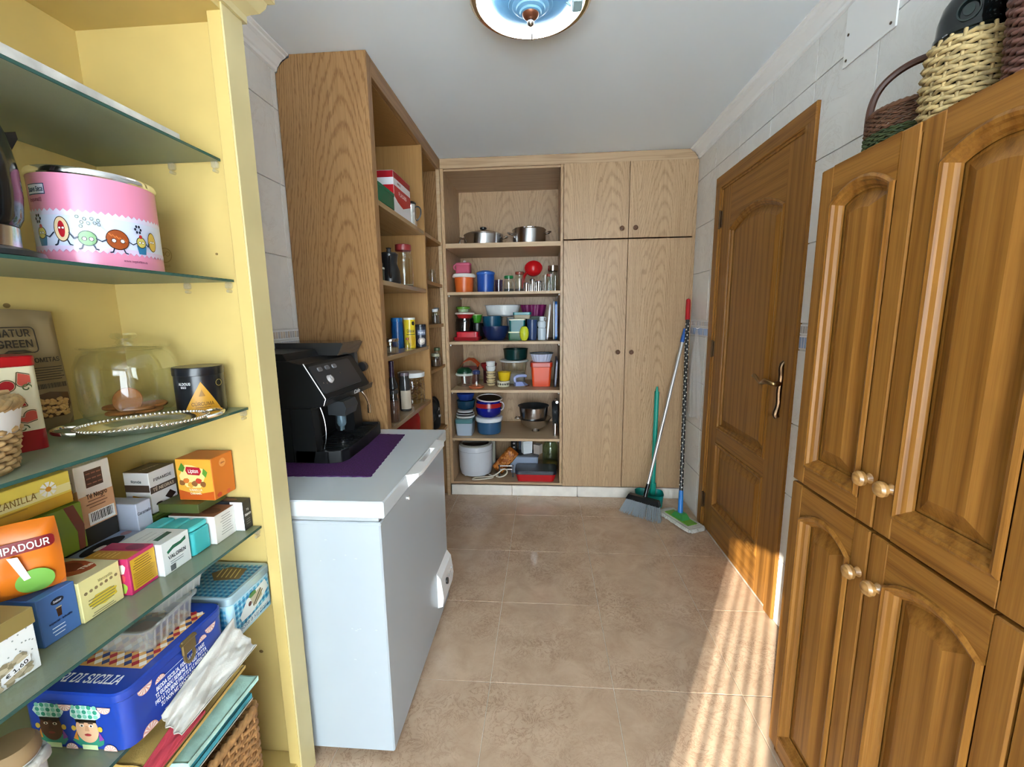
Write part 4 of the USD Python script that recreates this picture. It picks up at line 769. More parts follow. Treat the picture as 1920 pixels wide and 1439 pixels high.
P(t, 'lid', loft([oring(PA*1.005, PB*1.005, .158, g64), oring(PA*1.03, PB*1.025, .160, g64), oring(PA*1.03, PB*1.025, .166, g64), oring(PA*1.01, PB*1.01, .170, g64), oring(PA*.95, PB*.955, .168, g64)]), 'chrome', smooth=40)
def od(items, name='print'):
    for k, (m, h) in enumerate(items): P(t, name, oval_wrap(m, .0004+.00022*k), C(h, .25), smooth=True)
L = .175
scal = lambda v, s_: Polygon([(-L, v)]+[(-L+.006*k, v+s_*(.005 if k % 2 else .0)) for k in range(int(2*L/.006)+1)]+[(L, v)])
od([(flat(sbox(-L, .030, L, .094), .0002), 'cfd9f2'), (flat(scal(.094, 1).union(sbox(-L, .088, L, .094)), .0002), 'd9d3ee'), (flat(scal(.030, -1).union(sbox(-L, .030, L, .036)), .0002), 'd9c6e6')], 'band_print')
ring_ = lambda a, b, u, v: flat(oval(a, b, u, v).buffer(.0014), .0002)
def eye(u, v, r=.004): return [(O_(r, r*.9, u, v), 'f4f2ea'), (flat(oval(r, r*.9, u, v).difference(oval(r*.75, r*.68, u, v)), .0002), '2c2430')]
fig = []
def arm(u0, v0, u1, v1): fig.append((flat(LineString([(u0, v0), ((u0+u1)/2, min(v0, v1)-.004), (u1, v1)]).buffer(.0009), .0002), '23324a'))
def feet(u, v): fig.append((flat(unary_union([LineString([(u-.008, v), (u-.011, v-.007), (u-.015, v-.008)]).buffer(.0011), LineString([(u+.008, v), (u+.011, v-.007), (u+.015, v-.008)]).buffer(.0011)]), .0002), '23324a'))
def cupcake(u, v):
    fig.extend([(PG([(u-.011, v-.002), (u+.011, v-.002), (u+.008, v-.018), (u-.008, v-.018)]), '2e6f96'), (ring_(.0095, .009, u, v+.004), '3a3322'), (O_(.0095, .009, u, v+.004), 'c9bc62'), (O_(.0035, .0035, u, v+.015), 'b02a2f')]+eye(u-.0035, v+.004, .0028)+eye(u+.0035, v+.004, .0028))
    fig.extend([(O_(.0022, .0026, u-.004+.006*math.cos(q), v+.028+.006*math.sin(q)), '1d2740') for q in np.arange(6)*1.05])
cupcake(-.088, .054)
fig += [(ring_(.012, .020, -.045, .064), '4b3a28'), (O_(.012, .020, -.045, .064), 'e3c9a2'), (O_(.006, .014, -.045, .064), 'b3202c')]+eye(-.048, .066, .0026)+eye(-.042, .066, .0026); feet(-.045, .045)
fig += [(ring_(.014, .012, -.005, .050), '27452f'), (O_(.014, .012, -.005, .050), '7fae77')]+eye(-.010, .049, .0042)+eye(.001, .049, .0042); feet(-.005, .039)
fig += [(ring_(.019, .017, .044, .052), '43200f'), (O_(.019, .017, .044, .052), '9a4a20')]+[(flat(LineString([(.03+.006*q, .062-.002*q), (.034+.006*q, .058-.002*q)]).buffer(.001), .0002), 'c9753a') for q in range(5)]+eye(.037, .050, .0045)+eye(.052, .050, .0045); feet(.044, .036)
cupcake(.090, .048)
fig += [(ring_(.010, .017, .118, .056), '4b3a18'), (O_(.010, .017, .118, .056), 'cba84a')]+eye(.115, .056, .0028)+eye(.121, .056, .0028)
arm(-.077, .054, -.058, .058); arm(-.032, .058, -.019, .052); arm(.009, .050, .025, .050); arm(.063, .050, .079, .050); arm(.101, .050, .108, .052)
fig += [(flat(oval(.003, .003, u, v).difference(oval(.002, .002, u, v)), .0002), '5d6f6a') for u, v in [(-.016, .086), (-.005, .083), (.006, .084), (.016, .082), (-.010, .077), (.0, .076), (.010, .077), (-.012, .070), (.016, .075)]]
od([(m, h) for m, h in fig[:0]])
byc = {}
for k, (m, h) in enumerate(fig): byc.setdefault(h, []).append(oval_wrap(m, .0010+.00004*k, .006))
for h, ms in byc.items(): P(t, 'cake_print', cat(*ms), C(h, .25), smooth=True, kind='stuff')
od([(flat(sbox(-.112, .122, -.066, .140), .0002), '26456e'), (flat(sbox(-.1105, .1235, -.0675, .1385), .0002), 'd7dcef'), (W_('Suave Seca', .008, -.089, .131, .040), '1f3a66'), (W_('(espuma!!)', .006, -.092, .114, .034, False), '8a2a54'), (W_('www.regalolibre.es', .004, .075, .015, .05, False), '6a3350')])
t = T('kettle', 'glossy black kettle with a steel ring, left end of the second glass shelf', 'kettle', (-.878, .610, z2), 70)
P(t, 'base', lathe([(0, 0), (.085, 0), (.088, .004), (.086, .012), (.070, .018), (0, .018)], 36), 'black_plastic', smooth=40)
P(t, 'steel_ring', lathe([(.058, .018), (.061, .020), (.062, .050), (.060, .052), (.05, .052)], 36), 'steel', smooth=40)
P(t, 'jug', lathe([(0, .052), (.062, .052), (.068, .065), (.072, .10), (.072, .14), (.066, .19), (.054, .225), (.03, .24), (0, .242)], 36), C('0b1218', .12), smooth=50)
P(t, 'handle', tube(spline([(-.06, -.045, .20), (-.075, -.075, .19), (-.08, -.085, .13), (-.06, -.06, .07)], 16), .010, 10), 'black_plastic')
P(t, 'spout', loft([np.array([(.045, -.015, .19), (.045, .015, .19), (.06, .008, .155), (.06, -.008, .155)]), np.array([(.078, -.006, .205), (.078, .006, .205), (.080, .004, .195), (.080, -.004, .195)])]), 'black_plastic', smooth=30)
# ================================================================ top shelf: long flat tray
t = T('wooden_tray', 'long whitewashed flat wooden tray lying on the top glass shelf', 'tray', (-.90, .55, GZ[0]), 2)
mat('whitewash', (0.62, 0.60, 0.56), 0.6, vary=0.3, vscale=18)
P(t, 'tray_floor', bx(-.12, .118, -.42, .40, .001, .008), 'whitewash', smooth=False)
for a in ((.112, .120, -.42, .40), (-.12, -.112, -.42, .40), (-.112, .112, -.42, -.412), (-.112, .112, .392, .40)): P(t, 'tray_edge', bx(*a, .0, .026, .001), 'whitewash', smooth=False)
# ================================================================ bottom glass shelf: tins, plastic boxes, cloths, basket
z5 = GZ[4]
s = (.205, .245, .105)
t = T('blue_panettone_tin', 'deep blue hinged tin with two turbaned heads and white lettering, lowest glass shelf', 'tin', (-.852, .731, z5))
P(t, 'tin_body', rslab(.205, .245, .100, .022, .002), C('1d3fa0', .25), smooth=40)
P(t, 'lid', mv(rslab(.209, .249, .020, .024, .003), 0, 0, .098), C('1d3fa0', .25), smooth=40)
def fan(r, u, v, up=True):
    its = [(flat(Polygon([(u+r*math.cos(a), v+(1 if up else -1)*r*math.sin(a)) for a in np.linspace(0, math.pi, 14)]), .0002), 'd9a89a')]
    return its+[(PG([(u+.2*r*math.cos(a), v+(1 if up else -1)*.2*r*math.sin(a)), (u+.9*r*math.cos(a-.1), v+(1 if up else -1)*.9*r*math.sin(a-.1)), (u+.9*r*math.cos(a+.1), v+(1 if up else -1)*.9*r*math.sin(a+.1))]), 'f4ece6') for a in np.linspace(.25, math.pi-.25, 6)]
def head(u, skin, lip, hair):
    it = [(blob(.030, .014, u, -.030, 14, .1), '2f8f74'), (O_(.022, .028, u, -.006), skin)]
    it += [(PG([(u-.030, -.026), (u-.022, -.010), (u-.020, -.030)]), 'd98a2c'), (PG([(u+.030, -.026), (u+.022, -.010), (u+.020, -.030)]), '8a3f9a')]
    it += [(blob(.030, .017, u, .028, 16, .08), 'cfe5dc')]
    for q in range(5):
        for w_ in range(3): it.append((O_(.0042, .0042, u-.021+.0105*q, .021+.0095*w_), '2f9a7c' if (q+w_) % 2 else '7fc8b0'))
    it += [(R_(.040, .006, u, .012), hair)]
    for sx_ in (-1, 1): it += [(O_(.0042, .0026, u+sx_*.009, .002), 'f4f1ea'), (O_(.002, .002, u+sx_*.009, .002), '1b1714'), (R_(.010, .0016, u+sx_*.009, .0075), hair), (O_(.0045, .0055, u+sx_*.026, -.004), 'd9b23a')]
    it += [(PG([(u-.002, .002), (u+.002, .002), (u+.0045, -.009), (u-.0045, -.009)]), lip[1]), (O_(.0065, .0024, u, -.017), lip[0]), (R_(.030, .010, u, -.043), 'cfe0a8')]
    return it
deco(t, '-y', (.205, .245, .098), head(-.046, '5a3220', ('8c2f2c', '472413'), '17120e')+head(.026, 'e3b48e', ('b3323a', 'cf9a74'), '17120e')+fan(.013, -.010, .044, False)+fan(.013, .066, .042, False)+fan(.012, -.010, -.048)+fan(.013, .066, -.048))
sic = [(W_(q, .0085, .0, .018-.0125*k, w), 'eef1f8') for k, (q, w) in enumerate((('BEDDA SICILIA, PIRA MUNNU RARI', .118), ('TI GUARDU SEMPRI E TI VIU TUTTA', .125), ('PRI LI TO BENI FRUTTI E LI MIRACULI', .130), ('IU NON MI SACCIU SPARTIRI', .108)))]
deco(t, '+x', (.205, .245, .098), sic+fan(.015, -.080, .046, False)+fan(.015, .080, .046, False)+fan(.016, -.082, -.048)+fan(.016, -.03, -.048)+fan(.016, .04, -.048)+fan(.016, .082, -.048)+fan(.011, -.05, .030)+fan(.011, .055, .030)+[(R_(.10, .0012, 0, .032), 'cdd6ee'), (R_(.10, .0012, 0, -.034), 'cdd6ee')])
top = [(R_(.172, .155, .0, .012), 'd8a25e')]
for q in range(11):
    for w_ in range(10): top.append((PG([(-.0775+.0155*q, -.062+.0155*w_), (-.0697+.0155*q, -.054+.0155*w_), (-.0775+.0155*q, -.046+.0155*w_), (-.0853+.0155*q, -.054+.0155*w_)]), ['a8202c', 'f1e7da', '26386f'][(q+w_) % 3]))
top += [(O_(.040, .050, -.010, .02), '2b2d52'), (blob(.030, .036, -.01, .02), '9c2a30')]
m_ = [(rt(m, 90, (0, 0, 1)), h) for m, h in [(flat(sbox(0, 0, .001, .001), .0002), 'd8a25e')]]
def topdeco(par, size, items):   # read from the near end (-y)
    for k, (m, h) in enumerate(items): P(par, 'print', on('^z', mv(m, 0, 0, .0001+.00012*min(k, 6)), (0, 0, size[2])), C(h, .3), smooth=False)
by = {}
for m, h in top: by.setdefault(h, []).append(m)
topdeco(t, (0, 0, .1182), [(cat(*ms), h) for h, ms in by.items()]+[(W_('SAPORI DI SICILIA', .019, -.010, -.093, .170), 'f2f4fa')])
P(t, 'clasp', [bx(.104, .110, .0, .034, .086, .118, .002), on('+x', flat(oval(.014, .018).difference(oval(.009, .013)), .004), (.1045, .017, .078)), mv(rt(cyl(.004, -.018, .018, 10), 90, (1, 0, 0)), .108, .017, .112)], C('8c7a52', .35, .8))
# clear plastic punnets on the tin
def punnet(name, label, loc, rz, w, d, h, tl=None):
    t = T(name, label, 'plastic tub', loc, rz, None, tilt=None)
    P(t, 'shell', rtub(w*.86, d*.86, w, d, h, .012, .016, .0008, 4), 'clear_plastic', smooth=30)
    P(t, 'rim', loft([rring(w, d, .016, h), rring(w+.014, d+.014, .02, h), rring(w+.014, d+.014, .02, h+.003), rring(w, d, .016, h+.003)], False, False), 'clear_plastic', smooth=30)
    ribs = [loft([rring(.003, .004, .001, 0, 1, sx_*(w*.44+.0), y), rring(.003, .004, .001, h*.85, 1, sx_*(w*.49), y)]) for sx_ in (-1, 1) for y in np.linspace(-d*.36, d*.36, 7)]
    P(t, 'ribs', ribs, 'clear_plastic', smooth=False, kind='stuff')
    return t
punnet('clear_punnet', 'clear ribbed plastic punnet standing on the blue tin', (-.840, .757, z5+.1195), 4, .12, .13, .050)
punnet('clear_punnet', 'clear plastic punnet lid box stacked behind the first one, against the gingham tin', (-.838, .800, z5+.1745), -6, .105, .12, .030)
# gingham tin
s = (.20, .160, .118)
t = T('gingham_tin', 'blue and white gingham tin at the right end of the lowest glass shelf', 'tin', (-.847, .945, z5))
P(t, 'tin_body', rslab(.20, .150, .096, .012, .002), C('b4dcea', .3), smooth=40)
P(t, 'lid', mv(rslab(.204, .154, .022, .014, .003), 0, 0, .096), C('a9c4ce', .25, .3), smooth=40)
gm = []
for q in range(9):
    for w_ in range(6): gm.append((R_(.0074, .0074, -.058+.0136*q, -.034+.0136*w_), '1474a8')); gm.append((R_(.0062, .0074, -.058+.0136*q+.0068, -.034+.0136*w_), '56aed2')); gm.append((R_(.0074, .0062, -.058+.0136*q, -.034+.0136*w_+.0068), '56aed2'))
deco(t, '+x', (.20, .150, .096), gm+[(PG([(-.05, .0), (-.02, .030), (.02, .036), (.05, .040), (.06, .014), (.03, -.004), (-.01, -.016), (-.045, -.014)]), 'dfe7e6'), (PG([(-.01, .026), (.03, .030), (.034, .006), (.0, -.004)]), 'b9b39a'), (LineString([(0, .0), (.03, .026)]).buffer(.002) and flat(LineString([(0, .0), (.03, .026)]).buffer(.002), .0002), '45412c'), (flat(LineString([(.008, -.002), (.036, .02)]).buffer(.002), .0002), '6f6842'), (O_(.006, .006, -.012, .012), '5c2f2a'), (blob(.014, .006, .0, .030), '3f7a3a'), (PG([(-.060, -.044), (.060, -.030), (.060, -.014), (-.060, -.028)]), 'cfe0e6'), (W_('Boîte à sardines', .011, .0, -.029, .105, False), '1f5a86')])
gm2 = [(R_(a_, b_, -.066+.0132*w_+c_, -.088+.0132*q+d_), h_) for q in range(14) for w_ in range(10) for a_, b_, c_, d_, h_ in ((.0072, .0072, 0, 0, '145f88'), (.0060, .0072, .0066, 0, '3f92b4'), (.0072, .0060, 0, .0066, '3f92b4'))]
bg = {}
for m, h in gm2: bg.setdefault(h, []).append(m)
deco(t, '+z', (.20, .150, .1182), [(cat(*ms), h) for h, ms in bg.items()]+[(PG([(-.05, .03), (.0, .045), (.01, .085), (-.05, .08)]), '8d7f4f'), (PG([(.0, -.07), (.045, -.06), (.05, -.01), (.02, .02), (-.01, -.01)]), '6f5a34'), (flat(unary_union([LineString([(.005, -.055+.012*k), (.04, -.045+.012*k)]).buffer(.0016) for k in range(5)]), .0002), 'c9b26a'), (PG([(-.06, .05), (-.03, .06), (-.02, .09), (-.06, .09)]), '5a1f1d')])
deco(t, '-y', (.20, .150, .096), [(R_(a_, b_, -.085+.0136*q+c_, -.034+.0136*w_+d_), h_) for q in range(13) for w_ in range(6) for a_, b_, c_, d_, h_ in ((.0074, .0074, 0, 0, '1a84c0'), (.0062, .0074, .0068, 0, '62bbe0'), (.0074, .0062, 0, .0068, '62bbe0'))])
# basket with cloths
t = T('lidded_basket', 'honey coloured wicker basket standing on the base below the lowest glass shelf', 'basket', (-.845, .728, .0756))
def rr_ring(w, d, r, splay=.0):
    ring = rring(w, d, r, 0, 6); sl = np.r_[0, np.cumsum(np.linalg.norm(np.diff(np.vstack([ring, ring[:1]]), axis=0), axis=1))]
    R2 = np.vstack([ring, ring[:1]])
    def f(z, t):
        k = 1+splay*z; s_ = (t % 1)*sl[-1]; x, y = np.interp(s_, sl, R2[:, 0]), np.interp(s_, sl, R2[:, 1]); n = math.hypot(x/w, y/d)+1e-9
        nx, ny = (np.sign(x) if abs(x)/w > abs(y)/d else 0), (np.sign(y) if abs(y)/d >= abs(x)/w else 0)
        return x*k, y*k, nx, ny
    return f
f = rr_ring(.28, .27, .02, .06)
P(t, 'woven_side', weave(f, .01, .31, 30, 26, .0052, amp=.003), 'wicker_honey', smooth=True)
P(t, 'stake', [tube([(f(z, q/52)[0]*1.006, f(z, q/52)[1]*1.006, z) for z in (.0, .16, .325)], .003, 5) for q in range(52)], 'wicker_honey', smooth=True, kind='stuff')
P(t, 'rim', [tube([(f(.33, q/60)[0]+.004*math.cos(q*2.1+o), f(.33, q/60)[1]+.004*math.sin(q*2.1+o), .330+.006*math.sin(q*2.1+o)) for q in range(60)], .0075, 6, closed=True) for o in (0, 2.1, 4.2)], 'wicker_honey', smooth=True)
P(t, 'bottom', bx(-.13, .13, -.12, .12, 0, .008), 'wicker_honey', smooth=False)
def cloth(fn, n=40, m=40, th=.003):
    us, vs = np.meshgrid(np.linspace(0, 1, n), np.linspace(0, 1, m), indexing='ij'); top_ = fn(us, vs); bot = top_-np.array([0, 0, th])
    v = np.vstack([top_.reshape(-1, 3), bot.reshape(-1, 3)]); N = n*m; f = []
    for i in range(n-1):
        for j in range(m-1):
            a, b_, c_, e = i*m+j, i*m+j+1, (i+1)*m+j+1, (i+1)*m+j
            f += [(a, e, c_), (a, c_, b_), (N+a, N+c_, N+e), (N+a, N+b_, N+c_)]
    for i in range(n-1):
        for q in (0, m-1): a, b_ = i*m+q, (i+1)*m+q; f += [(a, b_, N+b_), (a, N+b_, N+a)]
    for j in range(m-1):
        for q in (0, n-1): a, b_ = q*m+j, q*m+j+1; f += [(a, b_, N+b_), (a, N+b_, N+a)]
    return trimesh.Trimesh(v, f, process=False)
def fold(P00, P10, P11, P01, amp, seed, wig=3.0, sag=0.0):
    A, B, Cc, D = map(np.array, (P00, P10, P11, P01))
    def fn(u, v):
        p = A*((1-u)*(1-v))[..., None]+B*(u*(1-v))[..., None]+Cc*(u*v)[..., None]+D*((1-u)*v)[..., None]
        nz = meshkit.fbm(np.stack([u*wig, v*wig, 0*u+seed], -1), 3, seed)-.5
        rp = np.sin((u*1.3+v*.7)*14+seed)*.25+np.sin((u-v)*9+seed*2)*.25
        p = p+np.stack([amp*(nz+.4*rp), .3*amp*nz, amp*1.2*(nz+.5*rp)-sag*u*(1-u)*4], -1); return p
    return fn
mat('cotton_white', (0.56, 0.54, 0.49), 0.9, bump=0.4, bscale=300); mat('cotton_red', (0.42, 0.035, 0.055), 0.9, bump=0.4, bscale=300); mat('cotton_mint', (0.42, 0.66, 0.58), 0.9, bump=0.4, bscale=300, vary=.15, vscale=40); mat('cotton_teal', (0.05, 0.30, 0.36), 0.9, bump=0.4, bscale=300); mat('cotton_mustard', (0.55, 0.36, 0.10), 0.9, bump=0.4, bscale=300)
def cl(label, mt_, *a, th=.004, **k):
    q = T('folded_cloth', label, 'cloth', group=None); P(q, 'fabric', cloth(fold(*a, **k), th=th), mt_, smooth=True)
cl('pale grey blue cloth lying lowest in the wicker basket', 'cotton_white', (-.93, .60, .430), (-.715, .60, .425), (-.715, .86, .425), (-.93, .86, .430), .010, 5)
cl('teal cloth under the mint green one, over the wicker basket', 'cotton_teal', (-.90, .60, .458), (-.705, .60, .452), (-.700, .85, .458), (-.90, .85, .458), .007, 2, th=.012)
cl('mint green tea towel with a white hem, draped over the basket below the gingham tin', 'cotton_mint', (-.90, .66, .490), (-.700, .66, .480), (-.690, .858, .492), (-.90, .858, .498), .009, 3, th=.012)
cl('mustard checked cloth, a corner showing between the white and mint cloths', 'cotton_mustard', (-.88, .63, .520), (-.712, .625, .510), (-.705, .845, .536), (-.88, .83, .532), .006, 8, th=.008)
cl('red cloth with a rumpled front edge, beside the blue tin', 'cotton_red', (-.735, .60, .530), (-.712, .600, .520), (-.700, .72, .545), (-.735, .72, .565), .006, 9, th=.006)
cl('crumpled off-white cloth on top of the pile, leaning on the blue tin', 'cotton_white', (-.737, .66, .590), (-.696, .655, .556), (-.682, .857, .578), (-.733, .85, .645), .014, 4, th=.003, wig=4.0)
t = T('cork_jar', 'round jar with a kraft cover tied in white cloth, bottom left corner of the picture', 'jar', (-.838, .512, z5), group=None)
P(t, 'jar_body', lathe([(0, 0), (.030, 0), (.034, .006), (.035, .07), (.031, .09), (.029, .095), (0, .095)], 28), C('d9d5cc', .4), smooth=40)
P(t, 'cover', lathe([(.031, .092), (.0345, .098), (.034, .112), (.029, .120), (0, .122)], 28), C('8f7552', .8), smooth=40)
P(t, 'cloth_tie', [tube([(.036*math.cos(a), .036*math.sin(a), .080+.006*math.sin(3*a+k)) for a in np.linspace(0, 2*math.pi, 30, endpoint=False)], .006, 6, closed=True) for k in range(3)], 'cotton_white', smooth=True)

# ================================================================ ceiling lamp
emit('tube_glow', (0.86, 0.94, 1.0), 9.0); mat('gilt', (0.85, 0.62, 0.32), 0.22, 1.0)
MAT['opal'] = usdkit.material(stage, '/World/Looks/opal', {'p': ('principled_bsdf', dict(base_color=(0.30, 0.56, 0.74), roughness=0.25, transmission_weight=0.0)), 't': ('translucent_bsdf', {'color': (0.2, 0.45, 0.65)}), 'x': ('mix_closure', {'fac': 0.5})}, [('p.BSDF', 'x.closure1'), ('t.BSDF', 'x.closure2')], surface='x.closure')
t = T('ceiling_lamp', 'round ceiling lamp with gilt rim and glowing ring tube', 'lamp', (-.045, 1.565, H-.0008))
P(t, 'base_plate', lathe([(0, 0), (.150, 0), (.160, -.012), (.150, -.030), (0, -.030)], 40), 'cornice_white', smooth=40)
P(t, 'rim', lathe([(.165, -.010), (.190, -.020), (.198, -.036), (.196, -.050), (.186, -.058), (.176, -.056), (.174, -.050), (.184, -.044), (.186, -.034), (.178, -.024), (.160, -.016)], 48), 'gilt', smooth=50)
P(t, 'ring_tube', [tube([(.157*math.cos(a), .157*math.sin(a), -.052) for a in np.linspace(.12, 2*math.pi-.12, 56)], .0175, 12)], 'tube_glow', smooth=True, label='glowing white ring tube')
P(t, 'tube_socket', [mv(bx(-.016, .016, -.028, .028, -.024, .024, .004), .150, 0, -.052), tube([(.13, .02, -.06), (.115, .01, -.055), (.105, 0, -.045)], .003, 6)], C('9fc4cc', .35), smooth=30)
P(t, 'inner_dish', lathe([(.137, -.034), (.134, -.046), (.108, -.060), (.072, -.064)], 40), 'opal', smooth=40)
P(t, 'stepped_cone', lathe([(.073, -.062), (.071, -.066), (.060, -.068), (.058, -.070), (.048, -.074), (.046, -.079), (.036, -.083), (.033, -.088), (.027, -.090)], 40), 'opal', smooth=25)
P(t, 'cap', lathe([(.028, -.088), (.026, -.094), (.020, -.100), (.012, -.104), (0, -.104)], 24), C('7a4a34', .3, .6), smooth=40)
P(t, 'finial', lathe([(.006, -.102), (.0105, -.107), (.012, -.113), (.0095, -.120), (.004, -.124), (0, -.125)], 20), 'steel', smooth=50)
P(t, 'clip', tube(spline([(0, .130, -.050), (0, .150, -.078), (0, .172, -.060), (0, .176, -.040)], 12), .002, 6), 'steel')

# ================================================================ baskets on top of the tall cabinet
ZT = 1.6864
t = T('handled_basket', 'dark brown round basket with hooped handle and green woven band, on the tall cabinet', 'basket', (.895, 1.185, ZT))
def rnd(prof, n=1):
    zs, rs = np.array(prof).T
    return lambda z, t_: (np.interp(z, zs, rs)*math.cos(t_*2*math.pi), np.interp(z, zs, rs)*math.sin(t_*2*math.pi), math.cos(t_*2*math.pi), math.sin(t_*2*math.pi))
f = rnd([(0, .066), (.02, .088), (.06, .100), (.09, .100), (.125, .096)])
rows_ = weave(f, .004, .124, 24, 26, .0030, amp=.0022)
P(t, 'woven_side', rows_[:9]+rows_[15:], 'wicker_brown', smooth=True); P(t, 'green_band', rows_[9:15], 'wicker_green', smooth=True)
P(t, 'rim', [tube([((.097+.002*math.cos(q*2+o))*math.cos(q/48*2*math.pi), (.097+.002*math.cos(q*2+o))*math.sin(q/48*2*math.pi), .127+.003*math.sin(q*2+o)) for q in range(48)], .0042, 6, closed=True) for o in (0, 2.1, 4.2)], 'wicker_brown', smooth=True)
P(t, 'bottom', cyl(.07, 0, .006, 24), 'wicker_brown')
P(t, 'handle', rt(tube(spline([(.0, .097, .10), (.0, .097, .15), (.0, .080, .205), (.0, .03, .238), (.0, -.03, .238), (.0, -.080, .205), (.0, -.097, .15), (.0, -.097, .10)], 40), .0085, 8), 45, (0, 0, 1)), C('4a2616', .45))
t = T('wicker_demijohn', 'dark green glass demijohn in a straw coloured wicker jacket, beside the handled basket', 'demijohn', (.830, .995, ZT))
f = rnd([(0, .054), (.02, .060), (.10, .064), (.15, .062), (.172, .058)])
P(t, 'wicker_jacket', weave(f, .004, .170, 19, 9, .0046, amp=.0042), 'wicker_straw', smooth=True)
P(t, 'stakes', [tube([(f(z, q/18)[0]*.98, f(z, q/18)[1]*.98, z) for z in (.0, .05, .10, .15, .176)], .0034, 6) for q in range(18)], 'wicker_straw', smooth=True, kind='stuff')
P(t, 'glass_bottle', lathe([(0, .004), (.048, .004), (.054, .03), (.057, .10), (.054, .15), (.055, .176), (.058, .178), (.058, .186), (.055, .189), (.054, .215), (.048, .240), (.034, .262), (.020, .276), (.016, .30), (.016, .33), (.020, .332), (.020, .340), (.014, .341), (0, .340)], 40), C('0a1213', .08), smooth=45)
P(t, 'seal_emblem', on([(.643, -.766, 0), (0, 0, 1), (-.766, -.643, 0)], cat(flat(oval(.017, .019).difference(oval(.0145, .0165)), .004), flat(oval(.008, .010), .003)), (-.766*.0525, -.643*.0525, .208)), C('10201f', .1), smooth=False)
t = T('plum_basket', 'tall plum brown wicker basket at the top right corner of the picture', 'basket', (.850, .845, ZT))
f = rnd([(0, .060), (.10, .066), (.25, .072), (.30, .074)])
P(t, 'woven_side', weave(f, .004, .30, 40, 15, .0042, amp=.0032), 'wicker_plum', smooth=True)
P(t, 'rim', tube([(.076*math.cos(a), .076*math.sin(a), .304) for a in np.linspace(0, 2*math.pi, 40, endpoint=False)], .006, 8, closed=True), 'wicker_plum', smooth=True)
P(t, 'bottom', cyl(.06, 0, .006, 24), 'wicker_plum')

# ================================================================ cleaning tools in the right corner
def seg(a, b, r0, r1=None, n=12): return tube([a, b], [r0, r1 or r0], n)
def lerp(a, b, k): return tuple(np.array(a)*(1-k)+np.array(b)*k)
mat('dotted_black', (0.02, 0.02, 0.02), 0.35)
# broom: bristles on the floor, handle leaning to the corner
t = T('broom', 'broom with a silver handle and grey bristles, leaning into the corner', 'broom', (0, 0, 0))
hb, ht = (.684, 2.825, .118), (.950, 3.005, 1.235)
P(t, 'handle', seg(lerp(hb, ht, .05), lerp(hb, ht, .93), .0115), C('d2d2d0', .25, .6))
P(t, 'grip', [seg(lerp(hb, ht, .92), ht, .015, .013)], C('2b62b4', .4)); P(t, 'collar', seg(lerp(hb, ht, -.03), lerp(hb, ht, .07), .015, .012), 'black_plastic')
da = np.array((.80, -.60, 0)); bc = np.array((.666, 2.802, 0))
def bar(u0, u1, z0, z1, w0, w1, c=bc, lean=(-.03, -.055)):
    q = np.array((-da[1], da[0], 0)); L_ = np.array((lean[0], lean[1], 0))
    R3 = lambda u, w_, z: [tuple(c+da*(sx_*u)+q*(sy_*w_)+np.array((0, 0, z))+L_*(1-z/.10)) for sx_, sy_ in ((1, 1), (-1, 1), (-1, -1), (1, -1))]
    return loft([np.array(R3(u0, w0, z0)), np.array(R3(u1, w1, z1))])
P(t, 'brush_head', bar(.118, .105, .083, .112, .018, .016), 'black_plastic', smooth=False)
br = []
for k in range(260):
    u = random.uniform(-.112, .112); w_ = random.uniform(-.014, .014); q = np.array((-da[1], da[0], 0))
    p0 = bc+da*u+q*w_+np.array((-.005, -.010, .086)); p1 = bc+da*u*1.28+q*w_*2.4+np.array((-.032, -.058, .004+random.uniform(0, .008)))
    br.append(tube([p0, p1], [.0022, .0016], 4))
P(t, 'bristles', cat(*br), C('8d9498', .6), smooth=False, kind='stuff')
# dustpan
t = T('dustpan', 'turquoise long-handled dustpan standing against the closet door', 'dustpan', (0, 0, 0))
P(t, 'handle', [seg((.775, 2.995, .12), (.785, 3.028, .800), .016), seg((.785, 3.028, .80), (.785, 3.029, .835), .011, .006)], C('0e9a86', .35))
pan = [rring(.19, .14, .045, 0, 6)]
rot = lambda ring, z, k, cx, cy: np.c_[cx+(ring[:, 0]*math.cos(-.15)-ring[:, 1]*math.sin(-.15))*k, cy+(ring[:, 0]*math.sin(-.15)+ring[:, 1]*math.cos(-.15))*k, np.full(len(ring), z)]
b0 = pan[0]
P(t, 'pan', loft([rot(b0, .002, .92, .738, 2.945), rot(b0, .075, 1.0, .740, 2.955), rot(b0, .085, 1.02, .740, 2.955), rot(b0, .078, .97, .740, 2.955), rot(b0, .008, .88, .738, 2.945)]), C('0c8c84', .35), smooth=35)
P(t, 'socket', seg((.773, 2.99, .05), (.776, 2.996, .14), .021), C('0e9a86', .35))
# mop
t = T('flat_mop', 'flat mop with a white fringed pad and a black and white dotted handle', 'mop', (0, 0, 0))
mb, mt2 = (.880, 2.70, .085), (.966, 3.025, 1.43)
P(t, 'handle', seg(lerp(mb, mt2, .08), lerp(mb, mt2, .90), .0125), 'dotted_black')
dots = []
for k in range(150):
    a = k*2.4; c_ = np.array(lerp(mb, mt2, .09+.80*k/150)); d_ = np.array((math.cos(a), math.sin(a), 0)); dots.append(mv(sc(trimesh.creation.icosphere(1, .0052), 1, 1, 1.3), *(c_+d_*.0098)))
P(t, 'dots', cat(*dots), C('d9d6cc', .4), smooth=True, kind='stuff', label='cream dots printed on the handle')
P(t, 'grip', [seg(lerp(mb, mt2, .90), lerp(mb, mt2, .995), .016, .015), mv(trimesh.creation.icosphere(2, .0145), *lerp(mb, mt2, .995))], C('b3141b', .35)); P(t, 'joint', seg(lerp(mb, mt2, -.03), lerp(mb, mt2, .085), .017, .014), C('2b7fd0', .4))
